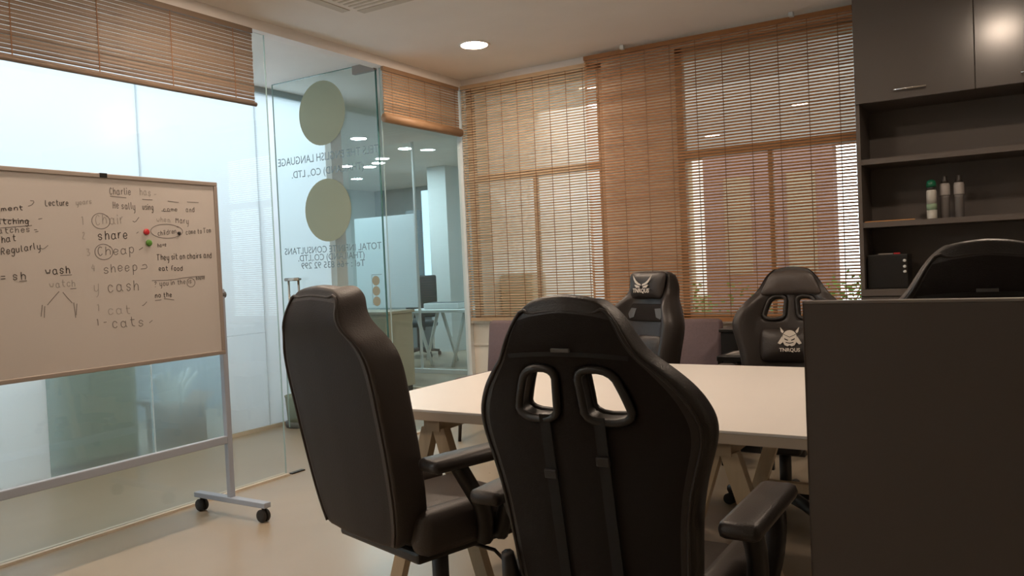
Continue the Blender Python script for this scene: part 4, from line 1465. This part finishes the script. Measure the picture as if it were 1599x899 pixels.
tag(MB().box(0, TW, -0.015, CY1 - CY0, 0, 0.04, bevel=0.002).build('worktop', M['cab_body']), 'continuous dark taupe worktop under the open shelf', 'worktop').location = (CX0, CY0, 0.978)
bsl = ['taupe base cabinet under the worktop end by the window', 'taupe base cabinet second from the window end', 'taupe base cabinet third from the window end', 'taupe base cabinet under the worktop at the side wall']
for i in range(4):
    e = empty('base_cabinet', (CX0 + i * CW, CY0, 0))
    tag(e, bsl[i], 'cabinet', 'base cabinets')
    MB().box(0.0005, CW - 0.0005, 0.0, CY1 - CY0, 0.08, 0.977).build('body', M['cab_body'], e)
    MB().box(0.0005, CW - 0.0005, 0.04, CY1 - CY0, 0, 0.0795).build('plinth', M['black'], e)
    d = MB().box(0.002, CW - 0.002, -0.020, -0.0005, 0.085, 0.970, bevel=0.0015).build('door', M['cab_dark'], e)
    MB().cyl((0.215, -0.035, 0.93), (0.385, -0.035, 0.93), 0.0055, 10).build('handle', M['chrome'], d, smooth=True)

# things on the shelf
ZS = 1.4205
can = empty('spray_can', (-0.372, 5.35, ZS))
tag(can, 'white and green air freshener can with green cap on the shelf', 'spray can')
MB().lathe([(0.026, 0), (0.0275, 0.004), (0.0275, 0.052)], n=24).build('can_base_print', M['can_white'], can, smooth=True)
MB().lathe([(0.0278, 0.052), (0.0278, 0.088)], n=24).build('can_print', M['can_green'], can, smooth=True)
MB().lathe([(0.0275, 0.088), (0.0275, 0.160), (0.024, 0.170)], n=24).build('can_body', M['can_white'], can, smooth=True)
MB().lathe([(0.0245, 0.170), (0.0245, 0.185), (0.022, 0.186)], n=24).build('cap_collar', M['cap_dark'], can, smooth=True)
MB().lathe([(0.027, 0.186), (0.027, 0.205), (0.022, 0.222), (0.010, 0.230), (0.001, 0.231)], n=24).build('cap', M['cap_green'], can, smooth=True)
for i, (x, lab) in enumerate(((-0.305, 'small clear bottle with dark cap next to the spray can'), (-0.232, 'small clear bottle with dark cap at the end of the bottle row'))):
    e = empty('water_bottle', (x, 5.40, ZS))
    tag(e, lab, 'bottle', 'clear bottles on the shelf')
    MB().lathe([(0.022, 0), (0.025, 0.004), (0.025, 0.12), (0.026, 0.135)], n=20).build('bottle_body', M['bottle_clear'], e, smooth=True)
    MB().lathe([(0.0272, 0.135), (0.0278, 0.14), (0.0278, 0.19), (0.024, 0.205)], n=20).build('label_band', M['bottle_label'], e, smooth=True)
    MB().lathe([(0.0235, 0.205), (0.016, 0.222), (0.015, 0.245), (0.013, 0.248)], n=20).build('cap', M['cap_dark'], e, smooth=True)
rl = empty('wooden_ruler', (-0.592, 5.285, ZS))
tag(rl, 'orange wooden ruler lying on the shelf edge', 'ruler')
MB().box(-0.135, 0.135, -0.016, 0.016, 0, 0.006, bevel=0.001).build('blade', M['ruler'], rl)
MB().box(-0.135, 0.135, -0.0165, -0.0161, 0.001, 0.005).build('metal_edge', M['ruler'], rl)
bx = empty('speaker_box', (-0.615, 5.42, 1.0185))
tag(bx, 'black box with white side knobs on the worktop', 'black box')
MB().box(-0.112, 0.112, -0.12, 0.12, 0, 0.205, bevel=0.006).build('body', M['black'], bx)
for z in (0.10, 0.13, 0.165):
    MB().lathe([(0.001, -0.012), (0.009, -0.012), (0.009, 0), (0.001, 0)], (0.095, -0.1202, z), 12, axis='Y').build('knob', M['white_metal'], bx, smooth=True)
MB().box(-0.05, 0.03, -0.10, -0.085, 0.2052, 0.212).build('top_strip', M['paper'], bx)
MB().box(0.035, 0.07, -0.10, -0.085, 0.2052, 0.214).build('red_tab', M['red'], bx)

# ------------------------------------------------------------------ dark partition at the right
dp = empty('desk_partition', (0.5, 1.50, 0))
tag(dp, 'dark brown laminate desk partition standing before the chairs', 'partition')
PX0 = -0.313
MB().box(PX0 - 0.5, 0.62, 0, 0.028, 0.0, 1.160).build('panel', M['partition'], dp)
MB().box(PX0 - 0.5, 0.62, -0.001, 0.029, 1.1602, 1.165, bevel=0.001).build('top_edge', M['partition_edge'], dp)
MB().box(PX0 - 0.5 - 0.0015, PX0 - 0.5 - 0.0002, -0.001, 0.029, 0, 1.165).build('side_edge', M['partition'], dp)
